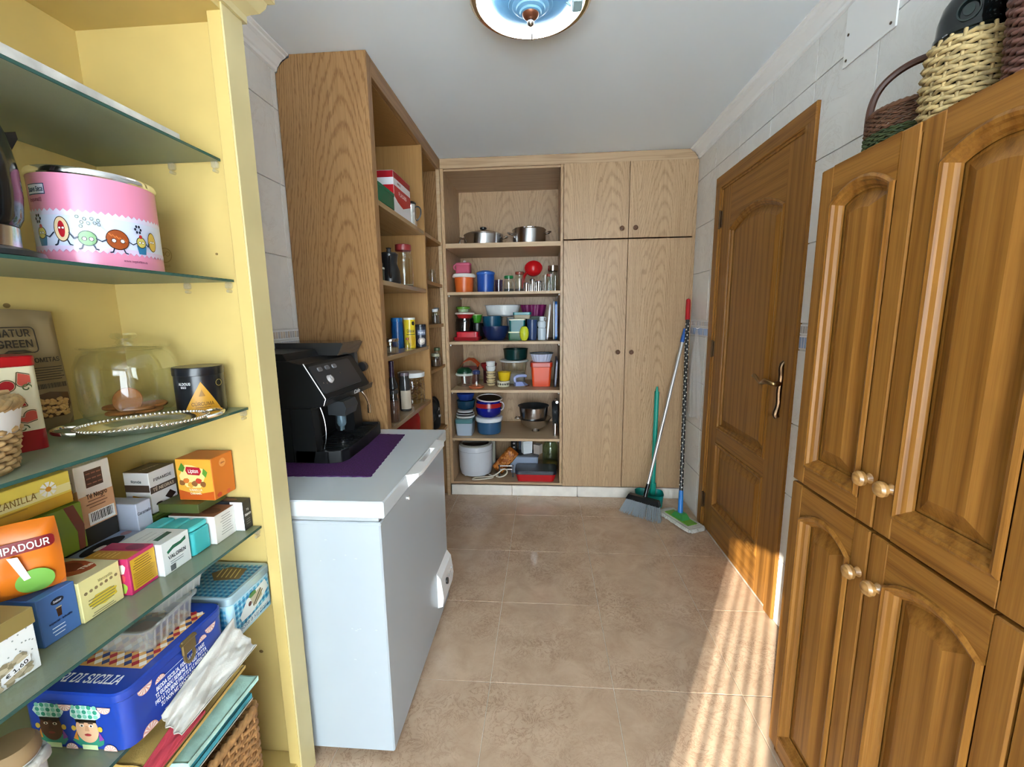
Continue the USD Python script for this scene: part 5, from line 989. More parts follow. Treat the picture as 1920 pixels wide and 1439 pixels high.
mc = np.array((.880, 2.690)); md = np.array((.42, -.91)); mq = np.array((.91, .42))
def quad(hu, hv, z): return np.array([tuple(mc+md*(sx_*hu)+mq*(sy_*hv))+(z,) for sx_, sy_ in ((1, 1), (-1, 1), (-1, -1), (1, -1))])
P(t, 'plate', loft([quad(.105, .036, .0262), quad(.105, .036, .032)]), C('6fa832', .4), smooth=False, label='lime green hinged plate'); P(t, 'pad', loft([quad(.140, .050, .0005), quad(.140, .050, .022), quad(.128, .042, .026)]), 'cotton_white', smooth=False)
P(t, 'hinge', loft([quad(.05, .032, .032), quad(.03, .022, .065)]), C('3f8f4a', .4), smooth=False)
fr_ = []
for k in range(150):
    a = k/150*4; side_, w_ = int(a), a % 1*2-1
    base = [mc+md*(w_*.140)+mq*.050, mc+md*.140-mq*(w_*.050), mc-md*(w_*.140)-mq*.050, mc-md*.140+mq*(w_*.050)][side_]; dr = [mq, md, -mq, -md][side_]
    e = base+dr*random.uniform(.010, .020); fr_.append(tube([(*base, .018), (*((base+e)/2), .022), (*e, .006)], .0065, 5))
P(t, 'fringe', cat(*fr_), 'cotton_white', smooth=True, kind='stuff')
# plastic bag hanging on the wall
glass('film', (0.97, 0.97, 0.97), 0.10, 0.4, body=0.30, col=(0.8, 0.8, 0.8), rough=0.15)
n_, m2 = 26, 30; us, vs = np.meshgrid(np.linspace(0, 1, n_), np.linspace(0, 1, m2), indexing='ij')
wd = np.interp(vs, [0, .06, .5, 1], [.014, .03, .085, .105]); yy = 2.885+(us*2-1)*wd-.03*vs; zz = 1.235-vs*.57+.01*np.sin(us*9)*vs
xx = .985-.018*np.sin(us*math.pi)*np.interp(vs, [0, .3, 1], [.3, 1, 1])+.006*np.sin(us*22+vs*3)*np.clip(vs*3, 0, 1)
v = np.stack([xx, yy, zz], -1).reshape(-1, 3); fb = []
for i in range(n_-1):
    for j in range(m2-1): a = i*m2+j; fb += [(a, a+m2, a+m2+1), (a, a+m2+1, a+1)]
t = T('plastic_bag', 'thin clear plastic bag hanging on the tiled wall behind the mop', 'bag', (0, 0, 0)); P(t, 'film', trimesh.Trimesh(v, fb, process=False), 'film', smooth=True)
P(t, 'hook', tube(spline([(.999, 2.885, 1.245), (.982, 2.885, 1.243), (.978, 2.885, 1.252)], 8), .003, 6), 'white_plastic')
# ================================================================ kitchenware builders
def shell(prof, wall=.0018):
    """outer profile (r, z) from the foot up, closed to an open vessel with an inner wall"""
    o = [(0, prof[0][1])]+list(prof); i = [(max(r-wall, 0), z) for r, z in prof[::-1]]; i[-1] = (i[-1][0], prof[0][1]+wall)
    return o+i+[(0, prof[0][1]+wall)]
def tub(name, label, catg, loc, prof, col, lidc=None, lid=None, rough=.32, n=32, group=None, rz=0, sy=1.0, extra=None):
    t = T(name, label, catg, loc, rz, group)
    P(t, 'bowl' if 'bowl' in name else 'body', sc(lathe(shell(prof), n), 1, sy, 1), col if col in MAT else C(col, rough), smooth=40)
    if lid: P(t, 'lid', sc(lathe([(0, lid[0][1]-.0005)]+list(lid)+[(0, lid[-1][1])], n), 1, sy, 1), lidc if lidc in MAT else C(lidc, rough), smooth=40)
    if extra: extra(t)
    return t
def jar(name, label, loc, r, h, lidc=None, gl='jar_glass', neck=.8, fillc=None, fh=.5, group=None, fn=None, n=28, lh=.014):
    t = T(name, label, 'jar', loc, 0, group)
    pr = [(r*.9, 0), (r, .006), (r, h*.72), (r*.96, h*.80), (r*neck, h*.87), (r*neck, h)]
    P(t, 'glass', lathe([(0, pr[0][1])]+pr, n) if gl != 'smoked' else lathe(shell(pr, .0022), n), gl, smooth=45)
    if lidc: P(t, 'lid', lathe([(r*neck+.002, h-.006), (r*neck+.0035, h-.004), (r*neck+.0035, h+lh-.002), (r*neck+.001, h+lh), (0, h+lh)], n), lidc if lidc in MAT else C(lidc, .3), smooth=40)
    if fillc: P(t, 'contents', fn(r*.93, h*fh) if fn else lathe([(0, .004), (r*.94, .004), (r*.94, h*fh), (0, h*fh*1.02)], n), C(fillc, .7), smooth=True, kind='stuff' if fn else None)
    return t
def glassware(name, label, loc, prof, catg='glass', group=None, gl='jar_glass', n=24):
    t = T(name, label, catg, loc, 0, group); P(t, 'glass', lathe([(0, prof[0][1])]+list(prof), n), gl, smooth=45); return t
def mac(r, h, n=90, s=.011):
    out = []
    for k in range(n):
        a = random.uniform(0, 6.28); q = r*math.sqrt(random.random())*.92; z = .008+random.random()*(h-.012)
        m = tube(spline([(-s, 0, 0), (0, .004, .003), (s, 0, 0)], 5), .0032, 5); out.append(mv(rt(rt(m, random.uniform(0, 360), (0, 0, 1)), random.uniform(-70, 70), (1, 0, 0)), q*math.cos(a)*.9, q*math.sin(a)*.9, z))
    return cat(*out)
# ================================================================ back closet, top shelf (steel pans)
def pan_part(t, r, h, z0=0, hand=2, knob=True):
    P(t, 'pot_body', lathe(shell([(r*.94, z0), (r, z0+.008), (r, z0+h-.004), (r+.004, z0+h)], .002), 40), 'steel', smooth=40)
    for s_ in (-1, 1)[:hand]:
        P(t, 'handle', tube(spline([(s_*(r-.002), -.03, z0+h*.78), (s_*(r+.03), -.026, z0+h*.86), (s_*(r+.038), 0, z0+h*.88), (s_*(r+.03), .026, z0+h*.86), (s_*(r-.002), .03, z0+h*.78)], 16), .0048, 8), 'chrome')
a1, a2, a3, a4, a5 = SH
t = T('cooking_pot', 'wide lidded stainless steel cooking pot on the top closet shelf', 'pot', (-.458, 3.33, a1)); pan_part(t, .145, .092)
P(t, 'lid', lathe([(.148, .091), (.148, .095), (.130, .105), (.08, .118), (.02, .124), (0, .124)], 40), 'steel', smooth=40); P(t, 'knob', lathe([(.008, .122), (.010, .132), (.024, .138), (.026, .148), (.018, .154), (0, .156)], 20), 'black_plastic', smooth=40)
t = T('steel_casserole', 'open stainless steel casserole with loop handles, right end of the top closet shelf', 'casserole', (-.115, 3.32, a1)); pan_part(t, .122, .120)
P(t, 'steam_insert', lathe(shell([(.108, .07), (.116, .112), (.118, .128)], .0015), 40), 'chrome', smooth=40)
t = T('pan_lid', 'small steel lid lying at the left end of the top closet shelf', 'lid', (-.624, 3.15, a1))
P(t, 'dome', lathe([(0, .014), (.03, .013), (.055, .006), (.060, .001), (.058, .0), (.03, .008), (0, .009)], 32), 'steel', smooth=50); P(t, 'handle', tube(spline([(.020, -.015, .010), (.03, -.03, .032), (.055, -.05, .036), (.075, -.06, .012)], 14), .005, 8), 'chrome')
# ================================================================ second shelf
tub('orange_tub', 'round orange tub with a white lid, left on the second closet shelf', 'tub', (-.599, 3.245, a2), [(.060, 0), (.064, .006), (.073, .112)], 'd9672a', 'e6e2dc', [(.083, .112), (.087, .118), (.087, .128), (.080, .138), (.05, .142)])
t = T('pink_pouch', 'pink soft case standing on the orange tub', 'case', (-.608, 3.285, a2+.1435), -8); P(t, 'case', rslab(.112, .07, .072, .02, .010), C('c4546f', .6), smooth=50); P(t, 'flap', mv(rslab(.115, .072, .026, .02, .008), 0, 0, .056), C('cf6480', .6), smooth=50); P(t, 'tab', [mv(rslab(.02, .014, .016, .005, .003), .01, 0, .082)], C('d9cfcf', .5)); P(t, 'strap', tube(spline([(-.050, -.02, .03), (-.068, -.024, .045), (-.066, -.02, .062), (-.048, -.02, .068)], 12), .006, 8), C('cf6480', .6))
tub('blue_canister', 'tall blue plastic canister beside the orange tub', 'canister', (-.441, 3.275, a2), [(.058, 0), (.062, .005), (.065, .140)], '1d4fa6', '3a6fc4', [(.067, .134), (.069, .138), (.069, .148), (.060, .156), (.03, .164)])
glassware('tumbler', 'small dark violet tumbler beside the blue canister', (-.336, 3.21, a2), [(.024, 0), (.026, .004), (.030, .090)], gl='violet_glass' if 'violet_glass' in MAT else 'jar_glass')
jar('lidded_jar', 'glass jar with a green lid on the second closet shelf', (-.266, 3.26, a2), .038, .108, '1f7a3f', fillc='4b4a45', fh=.25)
jar('lidded_jar', 'glass jar with a dull red lid, next to the green-lidded jar', (-.188, 3.29, a2), .036, .138, '9a4a3a', fillc='5c4a40', fh=.2)
t = T('red_scoop', 'red plastic citrus press leaning over the jars on the second closet shelf', 'press', (-.085, 3.40, a2+.0), 0)
P(t, 'bowl', mv(rt(lathe(shell([(.02, 0), (.05, .02), (.064, .045), (.068, .062)], .003), 28), 60, (1, 0, 0)), 0, .02, .155), C('c4161c', .3), smooth=40); P(t, 'arm', tube(spline([(-.045, 0, .16), (-.075, -.01, .12), (-.08, -.02, .05), (-.078, -.02, .008)], 14), .012, 8), C('c4161c', .3))
def shakers(label, loc, r, h, cap=.8):
    t = T('steel_shaker', label, 'shaker', loc); P(t, 'body', lathe([(0, 0), (r, 0), (r, h*cap), (r*.95, h*.84), (0, h*.84)], 24), 'chrome', smooth=40); P(t, 'cap', lathe([(r*.96, h*.84), (r*.9, h*.95), (r*.5, h), (0, h)], 24), 'steel', smooth=40)
shakers('short steel shaker between the red-lidded jar and the tall shaker', (-.133, 3.20, a2), .022, .068); shakers('taller steel shaker in the middle of the glassware', (-.090, 3.22, a2), .0195, .096); shakers('wide steel shaker left of the row of clear glasses', (-.0445, 3.23, a2), .0255, .082)
for k, (x, y, h_) in enumerate(((.004, 3.22, .118), (.046, 3.19, .124), (.078, 3.25, .118))):
    glassware('drinking_glass', ['tall clear drinking glass right of the wide steel shaker', 'tall clear drinking glass, foremost of the glasses at the right end', 'tall clear drinking glass beside the closet partition, second shelf'][k], (x, y, a2), [(.017, 0), (.019, .004), (.0215, h_)], group='clear tall glasses on the second closet shelf')
jar('chrome_lidded_jar', 'tall glass jar with a chrome lid behind the clear glasses', (.062, 3.36, a2), .036, .165, 'chrome', lh=.035, neck=.95)
jar('red_topped_jar', 'small glass jar with a red top between the clear glasses', (.034, 3.28, a2), .020, .118, 'a32020')
# ================================================================ third shelf
t = T('red_box', 'red plastic lunch box at the left end of the third closet shelf', 'box', (-.586, 3.27, a3)); P(t, 'base', rtub(.19, .14, .20, .15, .026, .02, .02, .003), C('9c121c', .3)); P(t, 'box', mv(rslab(.165, .13, .062, .018, .004), .004, 0, .004), C('c0182a', .25), smooth=40)
jar('dark_jar', 'squat dark glass canister standing on the red lunch box', (-.614, 3.30, a3+.0665), .070, .098, gl='smoke_glass' if 'smoke_glass' in MAT else 'jar_glass', fillc='0e0c0c', fh=.75, neck=.95)
tub('red_lidded_bowl', 'shallow red bowl with a white lid on the dark canister', 'bowl', (-.611, 3.30, a3+.1655), [(.05, 0), (.066, .030)], 'a32626', 'dcd0c8', [(.073, .030), (.075, .034), (.075, .042), (.066, .047)])
tub('lime_lidded_pot', 'little pot with a lime green lid, topmost on the red and white bowl', 'pot', (-.622, 3.30, a3+.2135), [(.038, 0), (.042, .022)], '9fb48f', '5f9a2c', [(.052, .022), (.054, .026), (.054, .036), (.048, .041)])
tub('green_bowl', 'bright green bowl tilted among the dark bowls on the third closet shelf', 'bowl', (-.546, 3.425, a3+.128), [(.032, 0), (.044, .020), (.050, .062)], '3f8f22', 'cfe0b0', [(.053, .061), (.054, .066), (.045, .069)])
tub('jug_bowl', 'wide navy mixing bowl on the third closet shelf', 'bowl', (-.375, 3.27, a3), [(.06, 0), (.078, .02), (.098, .080), (.101, .105)], '16264f', 'navy', None)
tub('teal_bowl', 'deep teal bowl nested in the navy mixing bowl', 'bowl', (-.400, 3.28, a3+.030), [(.05, 0), (.06, .03), (.070, .120), (.073, .150)], '0f4a66')
tub('black_bowl', 'black bowl behind the navy bowl, under the green one', 'bowl', (-.538, 3.425, a3), [(.05, 0), (.054, .03), (.056, .125)], '15181d')
t = T('baking_dish', 'large white oval baking dish at the back of the third closet shelf', 'dish', (-.335, 3.47, a3+.176)); P(t, 'dish', sc(lathe(shell([(.105, 0), (.125, .01), (.140, .085), (.150, .09)], .004), 44), 1, .62, 1), C('dfe3e3', .2), smooth=40)
for sx_ in (-.1, .1):
    t = T('storage_tub', f'tall grey storage tub under the {"left" if sx_ < 0 else "right"} end of the white baking dish', 'tub', (-.325+sx_*.85, 3.51, a3)); P(t, 'body', rtub(.11, .10, .13, .12, .165, .015, .02, .002), C('6f7f86', .35)); P(t, 'lid', mv(rslab(.134, .124, .008, .02, .002), 0, 0, .166), C('b9a58a', .4))
t = T('fluted_mould', 'purple fluted silicone cake mould at the back right of the third closet shelf', 'mould', (-.090, 3.48, a3+.176))
P(t, 'mould', strips([np.array([(r*(1+.06*math.cos(a*11))*math.cos(a), .75*r*(1+.06*math.cos(a*11))*math.sin(a), z) for a in np.linspace(0, 2*math.pi, 88, endpoint=False)]) for r, z in ((.0, .002), (.08, 0), (.098, .085), (.102, .088), (.094, .085), (.076, .006), (0, .006))]), C('7a1658', .35), smooth=50)
t = T('storage_tub', 'dark green tub under the purple silicone mould', 'tub', (-.080, 3.50, a3)); P(t, 'body', rtub(.13, .10, .15, .12, .165, .015, .02, .002), C('20463c', .35)); P(t, 'lid', mv(rslab(.154, .124, .008, .02, .002), 0, 0, .166), C('2a5a4a', .4))
def boxtub(name, label, loc, w, d, h, col, lidc, rz=0, lidh=.010, r=.014):
    t = T(name, label, 'container', loc, rz); P(t, 'body', rtub(w*.88, d*.88, w*.97, d*.97, h-lidh, r*.8, r, .002), C(col, .3), smooth=40); P(t, 'lid', mv(rslab(w, d, lidh, r, .002), 0, 0, h-lidh+.0006), C(lidc, .3), smooth=40); return t
boxtub('food_container', 'green food container with a pale lid, lowest of the teal stack', (-.215, 3.24, a3), .115, .11, .064, '0f5a34', 'dfe6c4')
boxtub('food_container', 'teal food container with a cream lid, in the middle of the teal stack', (-.203, 3.24, a3+.0645), .122, .115, .092, '0f6a6e', 'e4e7cf')
boxtub('food_container', 'clear tub with a teal lid, topmost of the teal stack', (-.168, 3.27, a3+.1575), .135, .12, .048, '9a927a', '1d7f88', lidh=.020)
t = T('lime_egg', 'lime yellow oval plastic container at the front of the third closet shelf', 'container', (-.148, 3.135, a3)); P(t, 'shell', sc(lathe([(0, 0), (.018, .002), (.030, .022), (.0345, .052), (.030, .082), (.018, .102), (0, .105)], 28), 1, .7, 1), C('c6cf2e', .35), smooth=60); P(t, 'seam', sc(tube([(.0347*math.cos(a), .0347*math.sin(a), .052) for a in np.linspace(0, 2*math.pi, 32, endpoint=False)], .0012, 5, closed=True), 1, .7, 1), C('aeb71e', .35))
tub('blue_beaker', 'slate blue plastic beaker right of the lime container', 'beaker', (-.094, 3.235, a3), [(.032, 0), (.035, .004), (.039, .150)], '2d4470')
t = T('white_bottle', 'white plastic bottle with a screw cap on the third closet shelf', 'bottle', (-.021, 3.23, a3)); P(t, 'body', lathe([(0, 0), (.028, 0), (.031, .004), (.031, .085), (.026, .090), (.027, .096), (.031, .102), (.031, .130), (.024, .140), (0, .141)], 26), C('c3cfd9', .3), smooth=40); P(t, 'cap', lathe([(.017, .141), (.018, .144), (.018, .166), (.015, .172), (0, .172)], 20), C('d9dfe6', .3), smooth=40); P(t, 'ring', tube(spline([(.014, -.006, .168), (.028, -.008, .165), (.026, -.008, .145)], 10), .003, 6), C('d9dfe6', .3))
def board(name, label, x, y, th, h, d, col, hole=None, lean=6, catg='board', rimc=None):
    t = T(name, label, catg, (x, y, a3+.0015), 0); sh_ = rrect(d, h, .03, 0, h/2)
    if hole: sh_ = sh_.difference(oval(hole[2], hole[3], hole[0], hole[1]))
    m = rt(on('+x', ext(sh_, th), (0, 0, 0)), lean, (0, 1, 0)); P(t, 'board', m, C(col, .3), smooth=20)
    if rimc: P(t, 'ribs', [rt(on('+x', mv(flat(sbox(-d*.42, z, d*.42, z+.006), .004), 0, 0, th), (0, 0, 0)), lean, (0, 1, 0)) for z in np.linspace(.03, h-.03, 9)], C(rimc, .3), smooth=False, kind='stuff')
board('cutting_board', 'white cutting board with an oval grip hole, standing on edge on the third closet shelf', .012, 3.28, .012, .262, .17, 'e3e3ea', (-.03, .13, .010, .028), 5)
board('white_tray', 'thin white tray standing beside the ribbed blue tray', .064, 3.30, .006, .285, .20, 'dfe3e6', None, 0)
board('ribbed_tray', 'ribbed blue tray standing on edge against the closet partition', .076, 3.30, .016, .280, .20, '2f6fc0', None, 0, rimc='5a94d8')
# ================================================================ fourth shelf
glassware('glass_box', 'clear glass dish with a white rim at the left end of the fourth closet shelf', (-.622, 3.26, a4), [(.052, 0), (.060, .010), (.064, .084)], 'dish')
t = T('green_lidded_bowl', 'bowl with a dark green domed lid on top of the glass dish', 'bowl', (-.618, 3.26, a4+.0845)); P(t, 'rim', lathe([(0, 0), (.066, 0), (.070, .005), (.070, .014), (.064, .018), (0, .018)], 32), C('dfe4dd', .3), smooth=40); P(t, 'lid', lathe([(.060, .018), (.062, .026), (.054, .046), (.035, .060), (0, .064)], 32), C('12402c', .2), smooth=50)
t = T('glass_carafe', 'clear glass carafe with a terracotta base ring on the fourth closet shelf', 'carafe', (-.513, 3.165, a4)); P(t, 'ring', tube([(.050*math.cos(a), .050*math.sin(a), .009) for a in np.linspace(0, 2*math.pi, 36, endpoint=False)], .009, 8, closed=True), C('b5603a', .5)); P(t, 'glass', lathe([(0, .001)]+[(.045, .002), (.052, .02), (.050, .06), (.034, .090), (.030, .105), (.040, .124)], 30), 'jar_glass', smooth=45); P(t, 'stopper', lathe([(0, .105), (.028, .106), (.030, .128), (.02, .136), (0, .137)], 20), C('2c3a6e', .3), smooth=40)
t = T('silicone_moulds', 'bright orange folded silicone sheet behind the carafe', 'mould', (-.600, 3.40, a4+.0)); P(t, 'stand', rtub(.13, .09, .14, .10, .135, .01, .012, .002), C('6f2a20', .4)); P(t, 'sheet', cloth(fold((-.072, -.04, .142), (.072, -.04, .142), (.072, .05, .153), (-.072, .05, .153), .010, 4, sag=-.050), th=.004), C('d9501c', .35), smooth=True)
t = T('red_bowl', 'dark red bowl behind the stack of white cups', 'bowl', (-.452, 3.43, a4+.0)); P(t, 'stand', cyl(.045, 0, .10, 24), C('4a1f22', .4)); P(t, 'bowl', mv(lathe(shell([(.04, 0), (.062, .04), (.066, .058)], .002), 30), 0, 0, .10), C('8c2226', .3), smooth=40)
for k in range(5):
    p_ = [(.028, 0), (.034, .010), (.038, .037)]
    c_ = 'cdb98f' if k < 3 else 'e2e4e4'
    t = T('ramekin', ['patterned cream cup at the bottom of the cup stack', 'patterned cream cup, second from the bottom of the cup stack', 'patterned cream cup in the middle of the cup stack', 'plain white cup, second from the top of the cup stack', 'plain white cup topping the cup stack'][k], 'cup', (-.418, 3.29, a4+.0336*k if k == 0 else a4+.0376*k), 0, 'stacked cups on the fourth closet shelf')
    P(t, 'cup', lathe(shell(p_, .002), 28), C(c_, .3), smooth=40)
    if k < 3: P(t, 'pattern', [wrap(mv(O_(.005, .006), .012*q, .02, 0), .0345, -90, .0012, None) for q in range(-4, 5)], C('4b3b28', .4), smooth=False, kind='stuff')
t = T('patterned_tub', 'cream tub with black letters, under the yellow tub on the fourth closet shelf', 'tub', (-.316, 3.24, a4)); P(t, 'body', lathe(shell([(.044, 0), (.047, .004), (.051, .044)], .002), 32), C('d6cfb4', .4), smooth=40); P(t, 'print', [wrap(mv(blob(.006, .008, 0, 0), .017*q, .022, 0), .0492, -90, .001, None) for q in range(-3, 4)], C('2f2a20', .4), smooth=False, kind='stuff')
tub('yellow_tub', 'bright yellow tub on the cream lettered tub', 'tub', (-.308, 3.25, a4+.0448), [(.038, 0), (.044, .02), (.052, .062), (.054, .066)], 'd9b81c')
t = T('glass_casserole', 'clear glass casserole with a white lid, behind the yellow tub', 'casserole', (-.245, 3.415, a4)); P(t, 'stand', rslab(.17, .13, .085, .02, .003), C('7f7a70', .5), smooth=40); P(t, 'glass', mv(lathe([(0, 0)]+[(.085, 0), (.098, .02), (.104, .085)], 36), 0, 0, .086), 'jar_glass', smooth=45); P(t, 'lid', lathe([(0, .172), (.11, .172), (.116, .176), (.116, .184), (.10, .190), (0, .190)], 36), C('d9dcdb', .25), smooth=40)
tub('dark_green_pot', 'dark bottle green round pot on the white casserole lid', 'pot', (-.232, 3.415, a4+.191), [(.082, 0), (.090, .008), (.097, .078), (.102, .084)], '0a3534', rough=.15)
t = T('clothes_iron', 'lilac blue travel iron in front of the orange container', 'iron', (-.178, 3.225, a4), 20); P(t, 'soleplate', mv(ext(Polygon([(-.055, -.03), (.02, -.035), (.065, 0), (.02, .035), (-.055, .03)]), .010), 0, 0, 0), 'steel', smooth=False); P(t, 'body', loft([np.array([(-.052, -.028, .010), (.02, -.03, .010), (.058, 0, .010), (.02, .03, .010), (-.052, .028, .010)]), np.array([(-.050, -.022, .040), (.0, -.022, .040), (.025, 0, .034), (.0, .022, .040), (-.050, .022, .040)])]), C('8a98c8', .3), smooth=30); P(t, 'handle', tube(spline([(-.045, 0, .038), (-.05, 0, .07), (-.01, 0, .085), (.04, 0, .078)], 14), .012, 10), C('9aa6d4', .3))
t = T('orange_container', 'tall square orange plastic container on the fourth closet shelf', 'container', (-.025, 3.28, a4)); P(t, 'body', rtub(.135, .12, .155, .14, .148, .016, .02, .002), C('d9481c', .25), smooth=40); P(t, 'lid', mv(rslab(.170, .155, .036, .024, .004), 0, 0, .149), C('bf3316', .3), smooth=40)
t = T('fluted_tin', 'fluted pale lilac baking tin with a dark rim on the orange container', 'tin', (-.024, 3.29, a4+.1855)); P(t, 'tin', strips([np.array([(r*(1+.025*math.cos(a*18))*math.cos(a), .8*r*(1+.025*math.cos(a*18))*math.sin(a), z) for a in np.linspace(0, 2*math.pi, 108, endpoint=False)]) for r, z in ((0, .001), (.064, 0), (.084, .062), (.082, .062), (.062, .004), (0, .004))]), C('c9cfe6', .3), smooth=40); P(t, 'rim', sc(tube([(.087*math.cos(a), .087*math.sin(a), .064) for a in np.linspace(0, 2*math.pi, 40, endpoint=False)], .005, 6, closed=True), 1, .8, 1), C('4a4f4f', .4))
t = T('oven_tray', 'dark baking tray standing upright at the right end of the fourth closet shelf', 'tray', (.071, 3.32, a4+.002)); P(t, 'tray', rt(on('+x', ext(rrect(.30, .20, .02, 0, .10), .006), (0, 0, 0)), 4, (0, 1, 0)), 'dark_grey', smooth=False); P(t, 'rim', rt(on('+x', mv(ext(rrect(.31, .21, .024, 0, .105).difference(rrect(.29, .19, .018, 0, .105)), .012), 0, 0, .0), (0, 0, .0)), 4, (0, 1, 0)), C('565a78', .3), smooth=False)
# ================================================================ fifth shelf
t = T('pale_box', 'translucent pale grey box with a sea green lid, left on the fifth closet shelf', 'box', (-.613, 3.20, a5)); P(t, 'body', rtub(.118, .13, .132, .15, .096, .014, .02, .002), C('aab8c8', .3), smooth=40); P(t, 'lid', mv(rslab(.136, .156, .034, .022, .004), 0, 0, .0965), C('4f7f84', .3), smooth=40)
for k, (c_, dx, r_, sy_, lb) in enumerate((('d5d3ce', .0, .066, .95, 'white oval lid lying on the sea green box'), ('1a1d22', .0, .062, .95, 'black lid with a white rim, above the white oval lid'), ('d3d6d9', .0, .054, .95, 'thin white lid under the dark blue stack'))):
    t = T('loose_lid', lb, 'lid', (-.613+dx, 3.21, a5+.1312+[0, .0185, .0400][k])); P(t, 'disc', sc(lathe([(0, 0), (r_, 0), (r_+.004, .004), (r_+.004, .010), (r_-.004, .014), (0, .013)], 36), 1, sy_, 1), C(c_, .3), smooth=40); P(t, 'edge', sc(tube([((r_+.004)*math.cos(a), (r_+.004)*math.sin(a), .012) for a in np.linspace(0, 2*math.pi, 40, endpoint=False)], .0035, 6, closed=True), 1, sy_, 1), C('cfd3d6', .3))
tub('navy_pot', 'dark teal enamel pot above the loose lids', 'pot', (-.614, 3.25, a5+.1900), [(.055, 0), (.066, .012), (.072, .066)], '123a52', rough=.15)
tub('cobalt_bowl', 'cobalt blue bowl topping the stack at the left of the fifth closet shelf', 'bowl', (-.616, 3.26, a5+.2570), [(.05, 0), (.064, .03), (.070, .052)], '1f3a86', rough=.2)
tub('steel_blue_tub', 'large steel blue tub with a white lid on the fifth closet shelf', 'tub', (-.434, 3.25, a5), [(.086, 0), (.092, .008), (.098, .098)], '2d5478', 'e0e4e8', [(.104, .096), (.107, .102), (.107, .122), (.098, .130)])
def blue_pot(t):
    P(t, 'red_inset', lathe([(.103, .075), (.1035, .080), (.1, .108), (.094, .108), (.094, .075)], 40), C('a02020', .25), smooth=40)
    P(t, 'handle', tube(spline([(.098, -.03, .05), (.118, -.03, .07), (.118, -.03, .10), (.092, -.03, .115)], 14), .005, 8), C('c9c4cf', .3))
tub('enamel_pot', 'glossy ultramarine enamel pot with a red inset on the steel blue tub', 'pot', (-.436, 3.26, a5+.1305), [(.070, 0), (.095, .022), (.102, .055), (.098, .105), (.090, .125)], '10187a', rough=.1, extra=blue_pot)
t = T('tilted_lid', 'white rimmed dark lid tilted on the ultramarine pot', 'lid', (-.430, 3.25, a5+.2625)); P(t, 'disc', rt(lathe([(0, .004), (.088, .004), (.09, .008), (.088, .012), (0, .010)], 40), 7, (1, .4, 0), (0, 0, -.06)), C('2c2f2d', .3), smooth=40); P(t, 'edge', rt(tube([(.095*math.cos(a), .095*math.sin(a), .012) for a in np.linspace(0, 2*math.pi, 44, endpoint=False)], .006, 8, closed=True), 7, (1, .4, 0), (0, 0, -.06)), C('d6cfcf', .3))
t = T('colander', 'footed steel colander bowl on the fifth closet shelf', 'colander', (-.075, 3.30, a5)); P(t, 'bowl', lathe(shell([(.030, .022), (.06, .028), (.10, .055), (.122, .100), (.130, .106)], .002), 44), 'steel', smooth=40); P(t, 'foot', lathe([(.026, .026), (.022, .018), (.030, .004), (.034, 0), (.028, 0), (.018, .016), (.02, .026)], 28), 'chrome', smooth=40)
for s_ in (-1,): P(t, 'handle', tube(spline([(s_*.128, -.025, .104), (s_*.155, -.018, .104), (s_*.155, .018, .104), (s_*.128, .025, .104)], 12), .005, 8), 'chrome')
tub('mixing_bowl', 'dark steel mixing bowl sitting in the colander', 'bowl', (-.088, 3.29, a5+.0565), [(.055, 0), (.090, .030), (.104, .060), (.112, .140), (.120, .146)], 'steel')
tub('sieve_bowl', 'black rimmed steel bowl nested in the mixing bowl', 'bowl', (-.088, 3.29, a5+.150), [(.06, 0), (.112, .050), (.122, .056)], 'dark_grey')
t = T('frying_pan', 'frying pan standing on edge, its handle up, against the partition', 'pan', (.060, 3.36, a5+.001)); P(t, 'pan', mv(rt(lathe(shell([(.09, 0), (.11, .02), (.122, .042)], .003), 40), 88, (0, 1, 0)), -.0, 0, .126), 'dark_grey', smooth=40); P(t, 'handle', tube([(.02, -.02, .235), (.030, -.17, .262), (.03, -.24, .264)], .010, 8), 'steel')
shakers('steel jigger beside the frying pan on the fifth closet shelf', (.078, 3.16, a5), .018, .10)
# ================================================================ closet bottom
zb = .0942
t = T('bread_maker', 'round white bread maker with a grey lid on the closet floor', 'bread maker', (-.548, 3.262, zb)); P(t, 'body', lathe([(0, .006), (.105, .006), (.120, .014), (.131, .06), (.135, .20), (.135, .235), (.130, .243), (0, .243)], 48), C('c9ccd2', .25), smooth=40); P(t, 'lid', lathe([(.128, .243), (.128, .250), (.112, .256), (.108, .250), (0, .249)], 44), C('a8a79c', .3), smooth=40); P(t, 'window', lathe([(.104, .2505), (.09, .254), (0, .255)], 40), 'smoked', smooth=40)
P(t, 'back_housing', bx(-.125, .145, .07, .16, .02, .285, .012), C('a9a79b', .35), smooth=20); P(t, 'band', tube([(.1362*math.cos(a), .1362*math.sin(a), .205) for a in np.linspace(0, 2*math.pi, 48, endpoint=False)], .0012, 5, closed=True), C('9a9ca2', .4))
for a in (.8, 2.3, 3.9, 5.5): P(t, 'foot', cyl(.010, 0, .008, 10, .10*math.cos(a), .10*math.sin(a)), C('b9bcc2', .4))
crd = spline([(-.44, 3.20, zb+.012), (-.40, 3.15, zb+.0075), (-.47, 3.11, zb+.0075), (-.555, 3.105, zb+.0075), (-.545, 3.124, zb+.0075), (-.45, 3.15, zb+.01), (-.36, 3.14, zb+.045), (-.305, 3.15, zb+.075), (-.29, 3.16, zb+.05), (-.32, 3.16, zb+.014), (-.37, 3.160, zb+.012)], 70)
t = T('power_cord', 'looped white power cord in front of the bread maker', 'cord', (0, 0, 0)); P(t, 'cable', tube(crd, .0052, 8), C('d3c9b8', .4)); P(t, 'plug', tube([tuple(crd[-1]), tuple(crd[-1]+np.array((-.008, .02, .012)))], .010, 10), C('d3c9b8', .4))
